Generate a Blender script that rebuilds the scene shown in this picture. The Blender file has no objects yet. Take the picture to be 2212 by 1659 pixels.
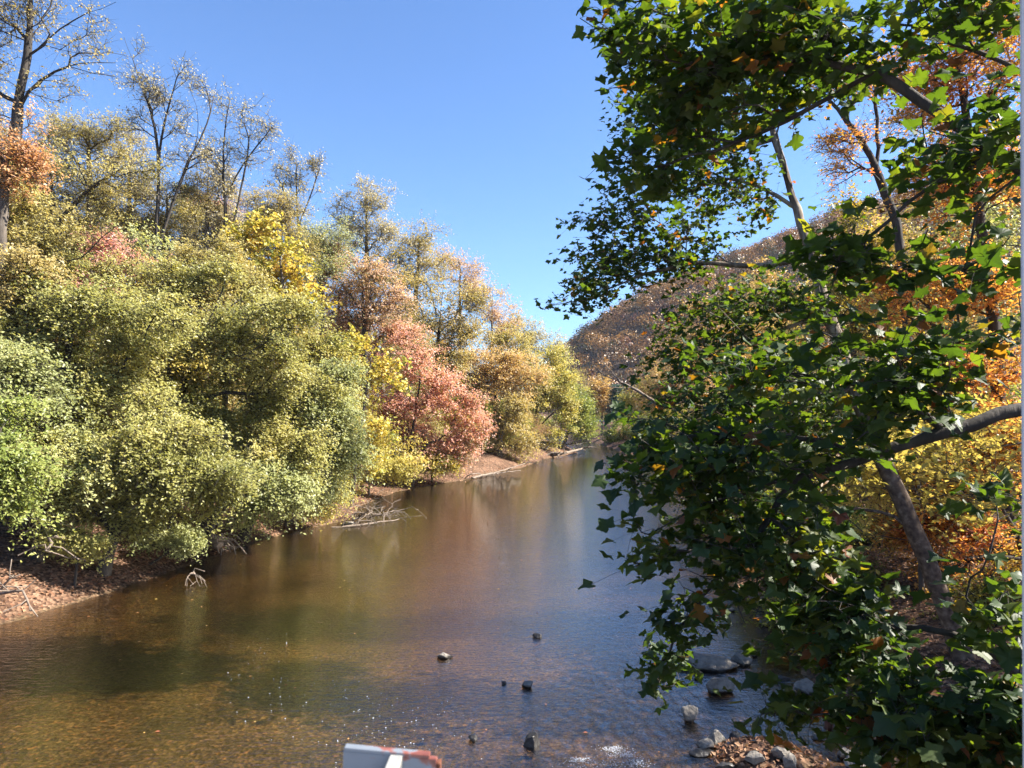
import bpy, math, random
import numpy as np
from mathutils import Vector
rng = np.random.default_rng(11)
random.seed(5)
sc = bpy.context.scene
COL = sc.collection

# ------------------------------------------------------------------ camera
H_EYE = 6.0
F = 1551.0; CX, CY = 1106.0, 829.5          # measured in the 2212 x 1659 view of the photograph
PITCH = math.atan(60.0 / F)
cp, sp = math.cos(PITCH), math.sin(PITCH)
cam_d = bpy.data.cameras.new('camera'); cam = bpy.data.objects.new('camera', cam_d); COL.objects.link(cam)
cam.location = (0, 0, H_EYE); cam.rotation_euler = (math.pi / 2 + PITCH, 0, 0)
cam_d.sensor_width = 36; cam_d.lens = 36 * F / 2212
cam_d.clip_start = 0.05; cam_d.clip_end = 20000
cam_d.dof.use_dof = True; cam_d.dof.focus_distance = 22; cam_d.dof.aperture_fstop = 6.6
sc.camera = cam

def ray(u, v):
    x = (u - CX) / F; y = -(v - CY) / F
    return np.array([x, cp - y * sp, sp + y * cp])
def at(u, v, Y):
    d = ray(u, v); return np.array([0, 0, H_EYE]) + d * (Y / d[1])
def gp(u, v, z=0.0):
    d = ray(u, v); t = (z - H_EYE) / d[2]; return np.array([0, 0, H_EYE]) + d * t

# ------------------------------------------------------------------ light
SUN_AZ, SUN_EL = math.radians(90), math.radians(40)
sdir = Vector((math.cos(SUN_EL) * math.sin(SUN_AZ), math.cos(SUN_EL) * math.cos(SUN_AZ), math.sin(SUN_EL)))
sun_d = bpy.data.lights.new('sun', 'SUN'); sun_d.energy = 5.0; sun_d.angle = math.radians(0.5); sun_d.color = (1, 0.93, 0.82)
sun = bpy.data.objects.new('sun', sun_d); COL.objects.link(sun)
sun.rotation_euler = (-sdir).to_track_quat('-Z', 'Y').to_euler(); sun.location = (30, 10, 40)
w = bpy.data.worlds.new('World'); sc.world = w; w.use_nodes = True
wn = w.node_tree.nodes; wl = w.node_tree.links
bg = wn['Background']; sky = wn.new('ShaderNodeTexSky'); sky.sky_type = 'NISHITA'; sky.sun_disc = False
sky.sun_elevation = SUN_EL; sky.sun_rotation = SUN_AZ
sky.air_density = 1.0; sky.dust_density = 0.4; sky.ozone_density = 2.5; sky.altitude = 100
tone = wn.new('ShaderNodeMix'); tone.data_type = 'RGBA'; tone.blend_type = 'MULTIPLY'; tone.inputs[0].default_value = 1
tone.inputs[7].default_value = (.75, .95, 1.22, 1)
wl.new(sky.outputs[0], tone.inputs[6]); wl.new(tone.outputs[2], bg.inputs[0]); bg.inputs[1].default_value = 0.056
sc.view_settings.view_transform = 'Standard'; sc.view_settings.look = 'None'
sc.view_settings.gamma = 1; sc.view_settings.exposure = 2.0
sc.cycles.max_bounces = 10; sc.cycles.transparent_max_bounces = 8; sc.cycles.diffuse_bounces = 5
sc.cycles.glossy_bounces = 3; sc.cycles.transmission_bounces = 6
sc.cycles.sample_clamp_indirect = 6; sc.cycles.use_denoising = True

# ------------------------------------------------------------------ mesh helpers
def mesh_from(name, verts, faces_flat, starts, totals, smooth=False, tint=None, mat=None):
    me = bpy.data.meshes.new(name)
    verts = np.ascontiguousarray(verts, dtype=np.float32)
    me.vertices.add(len(verts)); me.vertices.foreach_set('co', verts.ravel())
    me.loops.add(len(faces_flat)); me.loops.foreach_set('vertex_index', np.ascontiguousarray(faces_flat, dtype=np.int32))
    me.polygons.add(len(starts))
    me.polygons.foreach_set('loop_start', np.ascontiguousarray(starts, dtype=np.int32))
    me.polygons.foreach_set('loop_total', np.ascontiguousarray(totals, dtype=np.int32))
    me.polygons.foreach_set('use_smooth', np.full(len(starts), smooth, dtype=bool))
    if tint is not None:
        a = me.attributes.new('tint', 'FLOAT', 'FACE'); a.data.foreach_set('value', np.ascontiguousarray(tint, dtype=np.float32))
    me.update(calc_edges=True)
    if mat: me.materials.append(mat)
    return me
def quads_mesh(name, verts, quads, **k):
    q = np.asarray(quads, dtype=np.int32); n = len(q); m = q.shape[1]
    return mesh_from(name, verts, q.ravel(), np.arange(n) * m, np.full(n, m), **k)
def link(name, me, parent=None, loc=None):
    o = bpy.data.objects.new(name, me); COL.objects.link(o)
    if loc is not None: o.location = loc
    if parent: o.parent = parent
    return o
def tag(o, label=None, cat=None, group=None, kind=None):
    if label: o['label'] = label
    if cat: o['category'] = cat
    if group: o['group'] = group
    if kind: o['kind'] = kind
    return o
def thing(name, loc, label, cat, group=None):
    o = bpy.data.objects.new(name, None); COL.objects.link(o); o.location = loc; o.empty_display_size = 0.3
    return tag(o, label, cat, group)
def noise3(p, scale, seed):
    r = np.random.default_rng(seed); out = np.zeros(len(p))
    for k in range(7):
        d = r.normal(size=3); d /= np.linalg.norm(d); f = (0.7 + 1.1 * r.random()) * 2 * math.pi / scale
        out += np.sin(p @ d * f + r.random() * 7)
    return out / 2.6

# ------------------------------------------------------------------ materials
def new_mat(name):
    m = bpy.data.materials.new(name); m.use_nodes = True; nt = m.node_tree
    for n in list(nt.nodes): nt.nodes.remove(n)
    out = nt.nodes.new('ShaderNodeOutputMaterial'); return m, nt, out
def ramp(nt, stops, interp='LINEAR'):
    r = nt.nodes.new('ShaderNodeValToRGB'); cr = r.color_ramp; cr.interpolation = interp
    while len(cr.elements) < len(stops): cr.elements.new(0.5)
    for e, (p, c) in zip(cr.elements, stops): e.position = p; e.color = (*c, 1)
    return r
def leaf_mat(name, cols, trans=0.42, rough=0.42, tboost=(1.25, 1.15, 0.6), spec=0.5):
    m, nt, out = new_mat(name); L = nt.links
    at_ = nt.nodes.new('ShaderNodeAttribute'); at_.attribute_name = 'tint'
    n = len(cols)
    stops = [(c[0], c[1]) if isinstance(c[0], float) and isinstance(c[1], tuple) else (i / (n - 1), c) for i, c in enumerate(cols)]
    r = ramp(nt, stops); L.new(at_.outputs['Fac'], r.inputs[0])
    p = nt.nodes.new('ShaderNodeBsdfPrincipled'); p.inputs['Roughness'].default_value = rough
    p.inputs['Specular IOR Level'].default_value = spec
    L.new(r.outputs[0], p.inputs['Base Color'])
    mul = nt.nodes.new('ShaderNodeMix'); mul.data_type = 'RGBA'; mul.blend_type = 'MULTIPLY'; mul.inputs[0].default_value = 1
    L.new(r.outputs[0], mul.inputs[6]); mul.inputs[7].default_value = (*tboost, 1)
    t = nt.nodes.new('ShaderNodeBsdfTranslucent'); L.new(mul.outputs[2], t.inputs[0])
    mx = nt.nodes.new('ShaderNodeMixShader'); mx.inputs[0].default_value = trans
    L.new(p.outputs[0], mx.inputs[1]); L.new(t.outputs[0], mx.inputs[2]); L.new(mx.outputs[0], out.inputs[0])
    return m
def noise_mat(name, stops, scale, rough=0.85, bump=0.3, detail=8, stretch=(1, 1, 1), bscale=None, dist=0.03, spec=0.3):
    m, nt, out = new_mat(name); L = nt.links
    tc = nt.nodes.new('ShaderNodeTexCoord'); mp = nt.nodes.new('ShaderNodeMapping'); mp.inputs['Scale'].default_value = stretch
    L.new(tc.outputs['Object'], mp.inputs[0])
    nz = nt.nodes.new('ShaderNodeTexNoise'); nz.inputs['Scale'].default_value = scale; nz.inputs['Detail'].default_value = detail
    nz.inputs['Roughness'].default_value = 0.65
    L.new(mp.outputs[0], nz.inputs['Vector'])
    r = ramp(nt, stops); L.new(nz.outputs[0], r.inputs[0])
    p = nt.nodes.new('ShaderNodeBsdfPrincipled'); p.inputs['Roughness'].default_value = rough; p.inputs['Specular IOR Level'].default_value = spec
    L.new(r.outputs[0], p.inputs['Base Color'])
    nb = nt.nodes.new('ShaderNodeTexNoise'); nb.inputs['Scale'].default_value = bscale or scale * 2.5; nb.inputs['Detail'].default_value = 6
    L.new(mp.outputs[0], nb.inputs['Vector'])
    b = nt.nodes.new('ShaderNodeBump'); b.inputs['Strength'].default_value = bump; b.inputs['Distance'].default_value = dist
    L.new(nb.outputs[0], b.inputs['Height']); L.new(b.outputs[0], p.inputs['Normal'])
    L.new(p.outputs[0], out.inputs[0]); return m
M = {}
def LM(k, cols, **kw): M[k] = leaf_mat(k + '_leaves', cols, **kw)
LM('green', [(.17,.18,.05), (.31,.31,.09), (.42,.4,.13), (.49,.43,.15)], trans=.5)
LM('greygreen', [(.17,.2,.08), (.31,.34,.14), (.44,.46,.2), (.56,.54,.24)], trans=.5)
LM('olive', [(.22,.21,.07), (.37,.33,.11), (.48,.41,.15), (.55,.44,.16)], trans=.5)
LM('straw', [(.23,.21,.11), (.36,.31,.17), (.46,.4,.24), (.32,.29,.16)])
LM('yellow', [(.17,.22,.05), (.4,.38,.08), (.62,.5,.12), (.62,.4,.12)])
LM('yellowgreen', [(.2,.24,.055), (.38,.36,.09), (.52,.46,.13), (.56,.43,.12)], trans=.48)
LM('coral', [(.27,.27,.1), (.58,.29,.23), (.7,.4,.31), (.66,.47,.29)], trans=.48)
LM('pinkbrown', [(.21,.23,.08), (.46,.3,.2), (.56,.38,.26), (.44,.39,.17)], trans=.48)
LM('tan', [(.3,.25,.09), (.5,.34,.15), (.58,.41,.19), (.48,.42,.17)], trans=.48)
LM('brownolive', [(.21,.19,.07), (.36,.3,.11), (.46,.36,.14), (.38,.35,.13)], trans=.48)
LM('rustleaf', [(.36,.2,.09), (.52,.27,.13), (.6,.35,.17), (.5,.38,.16)], trans=.5)
LM('red', [(.26,.22,.1), (.52,.23,.2), (.6,.3,.26), (.5,.33,.17)], trans=.48)
LM('fresh', [(.12,.165,.04), (.22,.275,.065), (.33,.365,.1), (.45,.44,.14)], trans=.5)
LM('pine',       [(.03,.06,.04), (.05,.1,.065), (.07,.12,.08)], trans=.15)
LM('blaze', [(.5,.15,.07), (.62,.28,.07), (.64,.4,.09), (.34,.34,.07)], trans=.58, tboost=(1.2,1.1,.7))
LM('gold', [(.12,.14,.03), (.3,.27,.05), (.44,.34,.06), (.46,.25,.06)], trans=.5)
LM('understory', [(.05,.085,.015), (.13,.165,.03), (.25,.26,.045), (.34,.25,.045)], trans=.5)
LM('sycamore',   [(0.0,(.02,.044,.015)), (.45,(.036,.068,.018)), (.82,(.075,.105,.022)), (.9,(.11,.12,.025)), (.96,(.2,.085,.025)), (1.0,(.13,.045,.025))],
   trans=.5, rough=.5, tboost=(2.6,2.3,.4), spec=.4)
LM('litter',     [(.09,.045,.028), (.17,.09,.055), (.27,.15,.09), (.36,.22,.13), (.22,.09,.045)], trans=.15, rough=.7, spec=.2)
LM('float',      [(.36,.14,.05), (.5,.26,.08), (.5,.36,.1), (.3,.1,.05)], trans=.1, rough=.5)
LM('hillwood', [(.045,.055,.02), (.11,.065,.03), (.23,.115,.036), (.36,.2,.05), (.15,.06,.04)], trans=.3)
M['bark'] = noise_mat('grey_brown_bark', [(.3,(.045,.037,.03)), (.6,(.12,.1,.08)), (.8,(.19,.165,.135))], 6, bump=.6, stretch=(1,1,.3))
M['darkbark'] = noise_mat('dark_bark', [(.3,(.02,.017,.014)), (.6,(.055,.046,.038)), (.85,(.11,.095,.08))], 6, bump=.6, stretch=(1,1,.3))
M['sycbark'] = noise_mat('flaking_sycamore_bark', [(.38,(.07,.052,.035)), (.5,(.13,.1,.07)), (.56,(.2,.17,.125)), (.72,(.28,.245,.19))], 3.2, bump=.35, detail=3, stretch=(1,1,.45))
def syc_blend():
    nt = M['sycbark'].node_tree; N = nt.nodes; L = nt.links; p = [n for n in N if n.type == 'BSDF_PRINCIPLED'][0]
    old = p.inputs['Base Color'].links[0].from_socket
    tc = N.new('ShaderNodeTexCoord'); sep = N.new('ShaderNodeSeparateXYZ'); L.new(tc.outputs['Object'], sep.inputs[0])
    nz = N.new('ShaderNodeTexNoise'); nz.inputs['Scale'].default_value = 9; nz.inputs['Detail'].default_value = 6; L.new(tc.outputs['Object'], nz.inputs['Vector'])
    r = ramp(nt, [(.3,(.035,.022,.015)), (.55,(.11,.075,.05)), (.75,(.22,.17,.12))]); L.new(nz.outputs[0], r.inputs[0])
    mr = N.new('ShaderNodeMapRange'); mr.inputs[1].default_value = 4.2; mr.inputs[2].default_value = 6.5; L.new(sep.outputs[2], mr.inputs[0])
    mx = N.new('ShaderNodeMix'); mx.data_type = 'RGBA'; L.new(mr.outputs[0], mx.inputs[0]); L.new(r.outputs[0], mx.inputs[6]); L.new(old, mx.inputs[7]); L.new(mx.outputs[2], p.inputs['Base Color'])
syc_blend()
M['sycbase'] = noise_mat('scaly_trunk_bark', [(.3,(.04,.026,.018)), (.55,(.11,.075,.05)), (.75,(.2,.15,.105))], 7, bump=.8, stretch=(1,1,.35))
M['driftwood'] = noise_mat('driftwood_grey', [(.3,(.1,.075,.06)), (.6,(.2,.16,.125)), (.8,(.3,.25,.2))], 5, bump=.4, stretch=(1,1,1))
M['rock'] = noise_mat('pale_rock', [(.3,(.08,.07,.06)), (.48,(.18,.162,.14)), (.75,(.29,.262,.225))], 5, bump=.7, dist=.05)
def wet_line(m):
    nt = m.node_tree; N = nt.nodes; L = nt.links; p = [n for n in N if n.type == 'BSDF_PRINCIPLED'][0]; old = p.inputs['Base Color'].links[0].from_socket
    g = N.new('ShaderNodeNewGeometry'); sp_ = N.new('ShaderNodeSeparateXYZ'); L.new(g.outputs['Position'], sp_.inputs[0])
    nz = N.new('ShaderNodeTexNoise'); nz.inputs['Scale'].default_value = 9; L.new(g.outputs['Position'], nz.inputs['Vector'])
    ad = N.new('ShaderNodeMath'); ad.operation = 'MULTIPLY_ADD'; ad.inputs[1].default_value = -.1; L.new(nz.outputs[0], ad.inputs[0]); L.new(sp_.outputs[2], ad.inputs[2])
    mr = N.new('ShaderNodeMapRange'); mr.inputs[1].default_value = -.01; mr.inputs[2].default_value = .03; L.new(ad.outputs[0], mr.inputs[0])
    mx = N.new('ShaderNodeMix'); mx.data_type = 'RGBA'; L.new(mr.outputs[0], mx.inputs[0]); mx.inputs[6].default_value = (.035, .03, .025, 1); L.new(old, mx.inputs[7]); L.new(mx.outputs[2], p.inputs['Base Color'])
    r2 = N.new('ShaderNodeMapRange'); r2.inputs[3].default_value = .25; r2.inputs[4].default_value = .85; L.new(mr.outputs[0], r2.inputs[0]); L.new(r2.outputs[0], p.inputs['Roughness'])
wet_line(M['rock'])
M['darkrock'] = noise_mat('wet_dark_rock', [(.3,(.018,.018,.018)), (.6,(.05,.047,.045)), (.8,(.09,.085,.08))], 5, rough=.4, bump=.7)
M['rust'] = noise_mat('rusty_iron', [(.3,(.06,.022,.012)), (.6,(.15,.055,.03)), (.8,(.2,.085,.045))], 9, rough=.9)

# ------------------------------------------------------------------ terrain
shoreL = [(-19,-120), (-17,-40), (-15.8,4)] + [tuple(gp(u, v)[:2]) for u, v in
          [(0,1350),(100,1318),(200,1290),(350,1240),(500,1190),(570,1165),(640,1146),(700,1134),(760,1120),(775,1094),(860,1062),(940,1047),(1020,1034),(1040,1024),(1130,1010),(1180,990),(1250,979)]]
shoreL += [(9.5,118), (6,130), (-6,146), (-60,166), (-260,200)]
shoreR = [(-260,235), (-60,200), (0,184), (11,178), (15.5,166), (15.5,150), (16.5,120), (15.5,90), (13,60), (10.5,40), (8.8,30)]
shoreR += [tuple(gp(u, v)[:2]) for u, v in [(1600,1285),(1680,1350),(1760,1490),(1880,1590)]] + [(6.6,9), (7.5,0), (9,-40), (11,-120)]
POLY = np.array(shoreL + shoreR)
NL = len(shoreL)
def river_sd(x, y):
    """distance to the shore, negative inside the river; plus +1 where the nearest shore is the right one"""
    P = np.stack([x, y], 1); best = np.full(len(P), 1e9); side = np.zeros(len(P)); inside = np.zeros(len(P), bool)
    n = len(POLY)
    for i in range(n):
        a, b = POLY[i], POLY[(i + 1) % n]; ab = b - a
        t = np.clip(((P - a) @ ab) / (ab @ ab), 0, 1); d = np.linalg.norm(P - a - t[:, None] * ab, axis=1)
        if i != n - 1 and i != NL - 1:
            m = d < best; best[m] = d[m]; side[m] = 1.0 if i >= NL else -1.0
        c = ((a[1] > y) != (b[1] > y)); 
        with np.errstate(divide='ignore', invalid='ignore'):
            xi = (b[0] - a[0]) * (y - a[1]) / (b[1] - a[1] if b[1] != a[1] else 1e-9) + a[0]
        inside ^= c & (x < xi)
    return np.where(inside, -best, best), side
BAR = gp(860, 1060)[:2]; LBAR = gp(1640, 1635)[:2]
def height(x, y):
    x = np.atleast_1d(np.asarray(x, float)); y = np.atleast_1d(np.asarray(y, float))
    sd, side = river_sd(x, y)
    p = np.stack([x, y, np.zeros_like(x)], 1)
    n1 = noise3(p, 9, 3); n2 = noise3(p, 2.2, 4)
    depth = np.where(y < 30, .42, .42 + .9 * np.clip((y - 30) / 40, 0, 1))
    zi = -depth * (1 - np.exp(sd / 2.6)) + .035 * n2 * (1 - np.exp(sd / 1.5))
    # shallow riffle near the bridge, on the right-hand side of the channel
    rif = np.exp(-(((x - 1.5) / 4.5) ** 2 + ((y - 11) / 5) ** 2))
    zi = np.where(sd < 0, zi * (1 - .45 * rif), zi)
    bar = np.exp(-(((x - LBAR[0]) / .95) ** 2 + ((y - LBAR[1]) / .75) ** 2))
    zi += bar * .40
    d = np.maximum(sd, 0)
    gentle = np.exp(-((x - BAR[0]) ** 2 + (y - BAR[1]) ** 2) / 120)
    zl = (1.9 - 1.4 * gentle) * (1 - np.exp(-d / (3.2 + 3 * gentle))) + .02 * d + .16 * np.maximum(d - 22, 0) * np.exp(-d / 400)
    zr = 1.15 * (1 - np.exp(-d / 2.4)) + .05 * d + .22 * np.clip(d - 7, 0, 60) * np.clip((x - 12) / 12, 0, 1) * np.clip((215 - y) / 40, 0, 1)
    zo = np.where(side > 0, zr, zl) + (.18 * n1 + .07 * n2) * (1 - np.exp(-d / 1.6))
    zo = zo + 2.0 * np.exp(-((x - 21) / 10) ** 2 - ((y - 163) / 6) ** 2)
    return np.where(sd < 0, zi, zo)
def hz(x, y): return float(height([x], [y])[0])
def lin(a, b, s): return np.arange(a, b, s)
xs = np.concatenate([[-3000,-1200,-500,-250], lin(-150,-40,6), lin(-40,-24,1.2), lin(-24,24,.4), lin(24,50,1.3), lin(50,160,6), [170,300,600,1300,3000]])
ys = np.concatenate([[-1500,-500,-200,-100], lin(-60,0,4), lin(0,8,1), lin(8,34,.35), lin(34,70,.8), lin(70,200,2.2), lin(200,320,12), [340,500,900,1800,4000]])
gx, gy = np.meshgrid(xs, ys); gz = height(gx.ravel(), gy.ravel())
gz = np.where(np.hypot(gx.ravel(), gy.ravel()) > 420, np.minimum(gz, 9), gz)
V = np.stack([gx.ravel(), gy.ravel(), gz], 1); nx, ny = len(xs), len(ys)
ii = (np.arange(ny - 1)[:, None] * nx + np.arange(nx - 1)[None, :]).ravel()
Q = np.stack([ii, ii + 1, ii + nx + 1, ii + nx], 1)

def ground_material():
    m, nt, out = new_mat('leaf_strewn_ground_and_river_bed'); L = nt.links; N = nt.nodes
    geo = N.new('ShaderNodeNewGeometry'); sep = N.new('ShaderNodeSeparateXYZ'); L.new(geo.outputs['Position'], sep.inputs[0])
    def noise(s, d=6, r=.6):
        n = N.new('ShaderNodeTexNoise'); n.inputs['Scale'].default_value = s; n.inputs['Detail'].default_value = d; n.inputs['Roughness'].default_value = r
        L.new(geo.outputs['Position'], n.inputs['Vector']); return n
    def mix(f, a, b, bt='MIX'):
        k = N.new('ShaderNodeMix'); k.data_type = 'RGBA'; k.blend_type = bt
        if isinstance(f, float): k.inputs[0].default_value = f
        else: L.new(f, k.inputs[0])
        for s, v in ((6, a), (7, b)):
            if isinstance(v, tuple): k.inputs[s].default_value = (*v, 1)
            else: L.new(v, k.inputs[s])
        return k.outputs[2]
    # dry bank: fallen leaves as cells over soil
    vor = N.new('ShaderNodeTexVoronoi'); vor.inputs['Scale'].default_value = 11; L.new(geo.outputs['Position'], vor.inputs['Vector'])
    sepc = N.new('ShaderNodeSeparateColor'); L.new(vor.outputs['Color'], sepc.inputs[0])
    lr = ramp(nt, [(0,(.05,.028,.018)), (.3,(.11,.06,.038)), (.6,(.18,.105,.065)), (.85,(.26,.165,.11)), (1,(.2,.085,.045))]); L.new(sepc.outputs[0], lr.inputs[0])
    n0 = noise(.6); nr = ramp(nt, [(.35,(.5,.48,.45)), (.65,(1,1,1))]); L.new(n0.outputs[0], nr.inputs[0])
    bank = mix(1.0, lr.outputs[0], nr.outputs[0], 'MULTIPLY')
    # bed: gravel and sunk leaves
    v2 = N.new('ShaderNodeTexVoronoi'); v2.inputs['Scale'].default_value = 15; L.new(geo.outputs['Position'], v2.inputs['Vector'])
    s2 = N.new('ShaderNodeSeparateColor'); L.new(v2.outputs['Color'], s2.inputs[0])
    br = ramp(nt, [(0,(.06,.046,.026)), (.5,(.125,.096,.055)), (.8,(.19,.148,.085)), (.94,(.3,.23,.13)), (1,(.36,.21,.09))]); L.new(s2.outputs[0], br.inputs[0])
    nb = noise(.45, 5); nbr = ramp(nt, [(.36,(.42,.4,.36)), (.62,(1.1,1.05,1))]); L.new(nb.outputs[0], nbr.inputs[0])
    nf = noise(14, 6, .7); nfr = ramp(nt, [(.3,(.55,.55,.55)), (.7,(1.25,1.2,1.1))]); L.new(nf.outputs[0], nfr.inputs[0])
    bed = mix(1.0, mix(1.0, br.outputs[0], nbr.outputs[0], 'MULTIPLY'), nfr.outputs[0], 'MULTIPLY')
    mr = N.new('ShaderNodeMapRange'); L.new(sep.outputs[2], mr.inputs[0]); mr.inputs[1].default_value = -.1; mr.inputs[2].default_value = .1
    col = mix(mr.outputs[0], bed, bank)
    p = N.new('ShaderNodeBsdfPrincipled'); p.inputs['Roughness'].default_value = .9; p.inputs['Specular IOR Level'].default_value = .2
    L.new(col, p.inputs['Base Color'])
    b = N.new('ShaderNodeBump'); b.inputs['Strength'].default_value = .8; b.inputs['Distance'].default_value = .05
    L.new(vor.outputs['Distance'], b.inputs['Height']); L.new(b.outputs[0], p.inputs['Normal'])
    L.new(p.outputs[0], out.inputs[0]); return m
M['ground'] = ground_material()
g = link('ground', quads_mesh('ground', V, Q, smooth=True, mat=M['ground'])); tag(g, kind='structure')

def water_material():
    m, nt, out = new_mat('river_water'); L = nt.links; N = nt.nodes
    geo = N.new('ShaderNodeNewGeometry'); sep = N.new('ShaderNodeSeparateXYZ'); L.new(geo.outputs['Position'], sep.inputs[0])
    def mapped(sx, sy, rot=0):
        mp = N.new('ShaderNodeMapping'); mp.inputs['Scale'].default_value = (sx, sy, 1); mp.inputs['Rotation'].default_value = (0, 0, rot)
        L.new(geo.outputs['Position'], mp.inputs[0]); return mp.outputs[0]
    def noise(vec, s, d, r=.55, dis=0):
        n = N.new('ShaderNodeTexNoise'); n.inputs['Scale'].default_value = s; n.inputs['Detail'].default_value = d
        n.inputs['Roughness'].default_value = r; n.inputs['Distortion'].default_value = dis
        L.new(vec, n.inputs['Vector']); return n.outputs[0]
    def math_(op, a, b):
        k = N.new('ShaderNodeMath'); k.operation = op
        for i, v in enumerate((a, b)):
            if isinstance(v, (int, float)): k.inputs[i].default_value = v
            else: L.new(v, k.inputs[i])
        return k.outputs[0]
    small = noise(mapped(.6, 1.8), 5.0, 4)
    fine = noise(mapped(.8, 1.6), 13.0, 3)
    wide = noise(mapped(.8, 1.2), .9, 2)
    chop = noise(mapped(1.3, .8, .5), 4.0, 6, .62, .8)
    # riffle mask: the broken water on the near right side
    dx = math_('DIVIDE', math_('SUBTRACT', sep.outputs[0], 1.9), 3.6); dy = math_('DIVIDE', math_('SUBTRACT', sep.outputs[1], 10.0), 7.5)
    r2 = math_('ADD', math_('MULTIPLY', dx, dx), math_('MULTIPLY', dy, dy))
    rif = math_('POWER', 2.718, math_('MULTIPLY', r2, -1.0))
    h = math_('ADD', math_('ADD', math_('MULTIPLY', small, .021), math_('MULTIPLY', fine, .006)), math_('MULTIPLY', wide, .013))
    h = math_('ADD', h, math_('MULTIPLY', math_('MULTIPLY', chop, rif), .075))
    b = N.new('ShaderNodeBump'); b.inputs['Strength'].default_value = 1; b.inputs['Distance'].default_value = 1.0
    L.new(h, b.inputs['Height'])
    lw = N.new('ShaderNodeLayerWeight'); lw.inputs['Blend'].default_value = .5; L.new(b.outputs[0], lw.inputs['Normal'])
    fres = math_('ADD', math_('MULTIPLY', math_('POWER', lw.outputs['Facing'], 2.3), .96), .03)
    gl = N.new('ShaderNodeBsdfGlossy'); gl.inputs['Roughness'].default_value = .02; L.new(b.outputs[0], gl.inputs['Normal'])
    # deeper water swallows more of the bed
    mr = N.new('ShaderNodeMapRange'); L.new(sep.outputs[1], mr.inputs[0]); mr.inputs[1].default_value = 13; mr.inputs[2].default_value = 42
    cr = ramp(nt, [(0,(.70,.59,.43)), (1,(.24,.2,.1))]); L.new(mr.outputs[0], cr.inputs[0])
    tr = N.new('ShaderNodeBsdfTransparent'); L.new(cr.outputs[0], tr.inputs[0])
    mx = N.new('ShaderNodeMixShader'); L.new(fres, mx.inputs[0]); L.new(tr.outputs[0], mx.inputs[1]); L.new(gl.outputs[0], mx.inputs[2])
    L.new(mx.outputs[0], out.inputs[0]); return m
M['water'] = water_material()
wv = np.array([(-300,-120,0), (40,-120,0), (40,260,0), (-300,260,0)], float)
tag(link('river_water', quads_mesh('river_water', wv, [(0,1,2,3)], mat=M['water'])), kind='structure')

# the hill beyond the bend
SIL = np.array([(1100,880),(1195,800),(1215,765),(1262,700),(1330,662),(1420,612),(1500,572),(1600,528),(1690,490),(1800,450),(1950,400),(2200,330),(2600,230),(3200,160)], float)
sil_w = np.array([at(u, v, 350) for u, v in SIL])
def hill_h(x, y):
    Hs = np.minimum(np.interp(x, sil_w[:, 0], sil_w[:, 2] - 10), 118)       # crowns add the rest
    t = np.clip((y - 205 - .12 * np.maximum(0, 60 - x)) / 150, 0, 1)
    return np.where(x < sil_w[0, 0] - 60, -2, Hs) * (t * t * (3 - 2 * t)) * (1 + .1 * np.clip((y - 350) / 300, 0, 1)) + 2.0 * noise3(np.stack([x, y, 0 * x], 1), 60, 8)
hx, hy = np.meshgrid(lin(-120, 440, 8), lin(190, 560, 8)); hh = hill_h(hx.ravel(), hy.ravel())
nxh = hx.shape[1]; ih = (np.arange(hx.shape[0] - 1)[:, None] * nxh + np.arange(nxh - 1)[None]).ravel()
M['hillsoil'] = noise_mat('hill_leaf_litter', [(.3,(.05,.035,.025)), (.7,(.12,.08,.055))], .2)
tag(link('hill', quads_mesh('hill', np.stack([hx.ravel(), hy.ravel(), hh], 1), np.stack([ih, ih + 1, ih + nxh + 1, ih + nxh], 1), smooth=True, mat=M['hillsoil'])), kind='structure')

# ------------------------------------------------------------------ foliage builders
def rand_units(n):
    v = rng.normal(size=(n, 3)); return v / np.linalg.norm(v, axis=1)[:, None]
def frames(nrm):
    """two tangents for each normal, turned by a random angle"""
    r = rand_units(len(nrm)); a = np.cross(nrm, r); a /= np.linalg.norm(a, axis=1)[:, None] + 1e-9
    return a, np.cross(nrm, a)
def leaf_quads(name, pos, size, up, tint, mat, aspect=.55, face=(0, 0), nrm=None):
    n = len(pos); nr = rand_units(n)
    if nrm is not None: nr = nr * .55 + nrm
    nr[:, 2] = np.abs(nr[:, 2]) ; nr[:, 2] += up; nr[:, :2] += np.array(face); nr /= np.linalg.norm(nr, axis=1)[:, None]
    a, b = frames(nr); s = size * (.6 + .8 * rng.random(n))[:, None]
    fold = nr * s * .12
    v = np.empty((n, 4, 3)); v[:, 0] = pos - a * s * .5; v[:, 1] = pos + b * s * aspect * .5 + fold; v[:, 2] = pos + a * s * .5; v[:, 3] = pos - b * s * aspect * .5 + fold
    return quads_mesh(name, v.reshape(-1, 3), np.arange(n * 4).reshape(n, 4), tint=tint, mat=mat)

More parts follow.
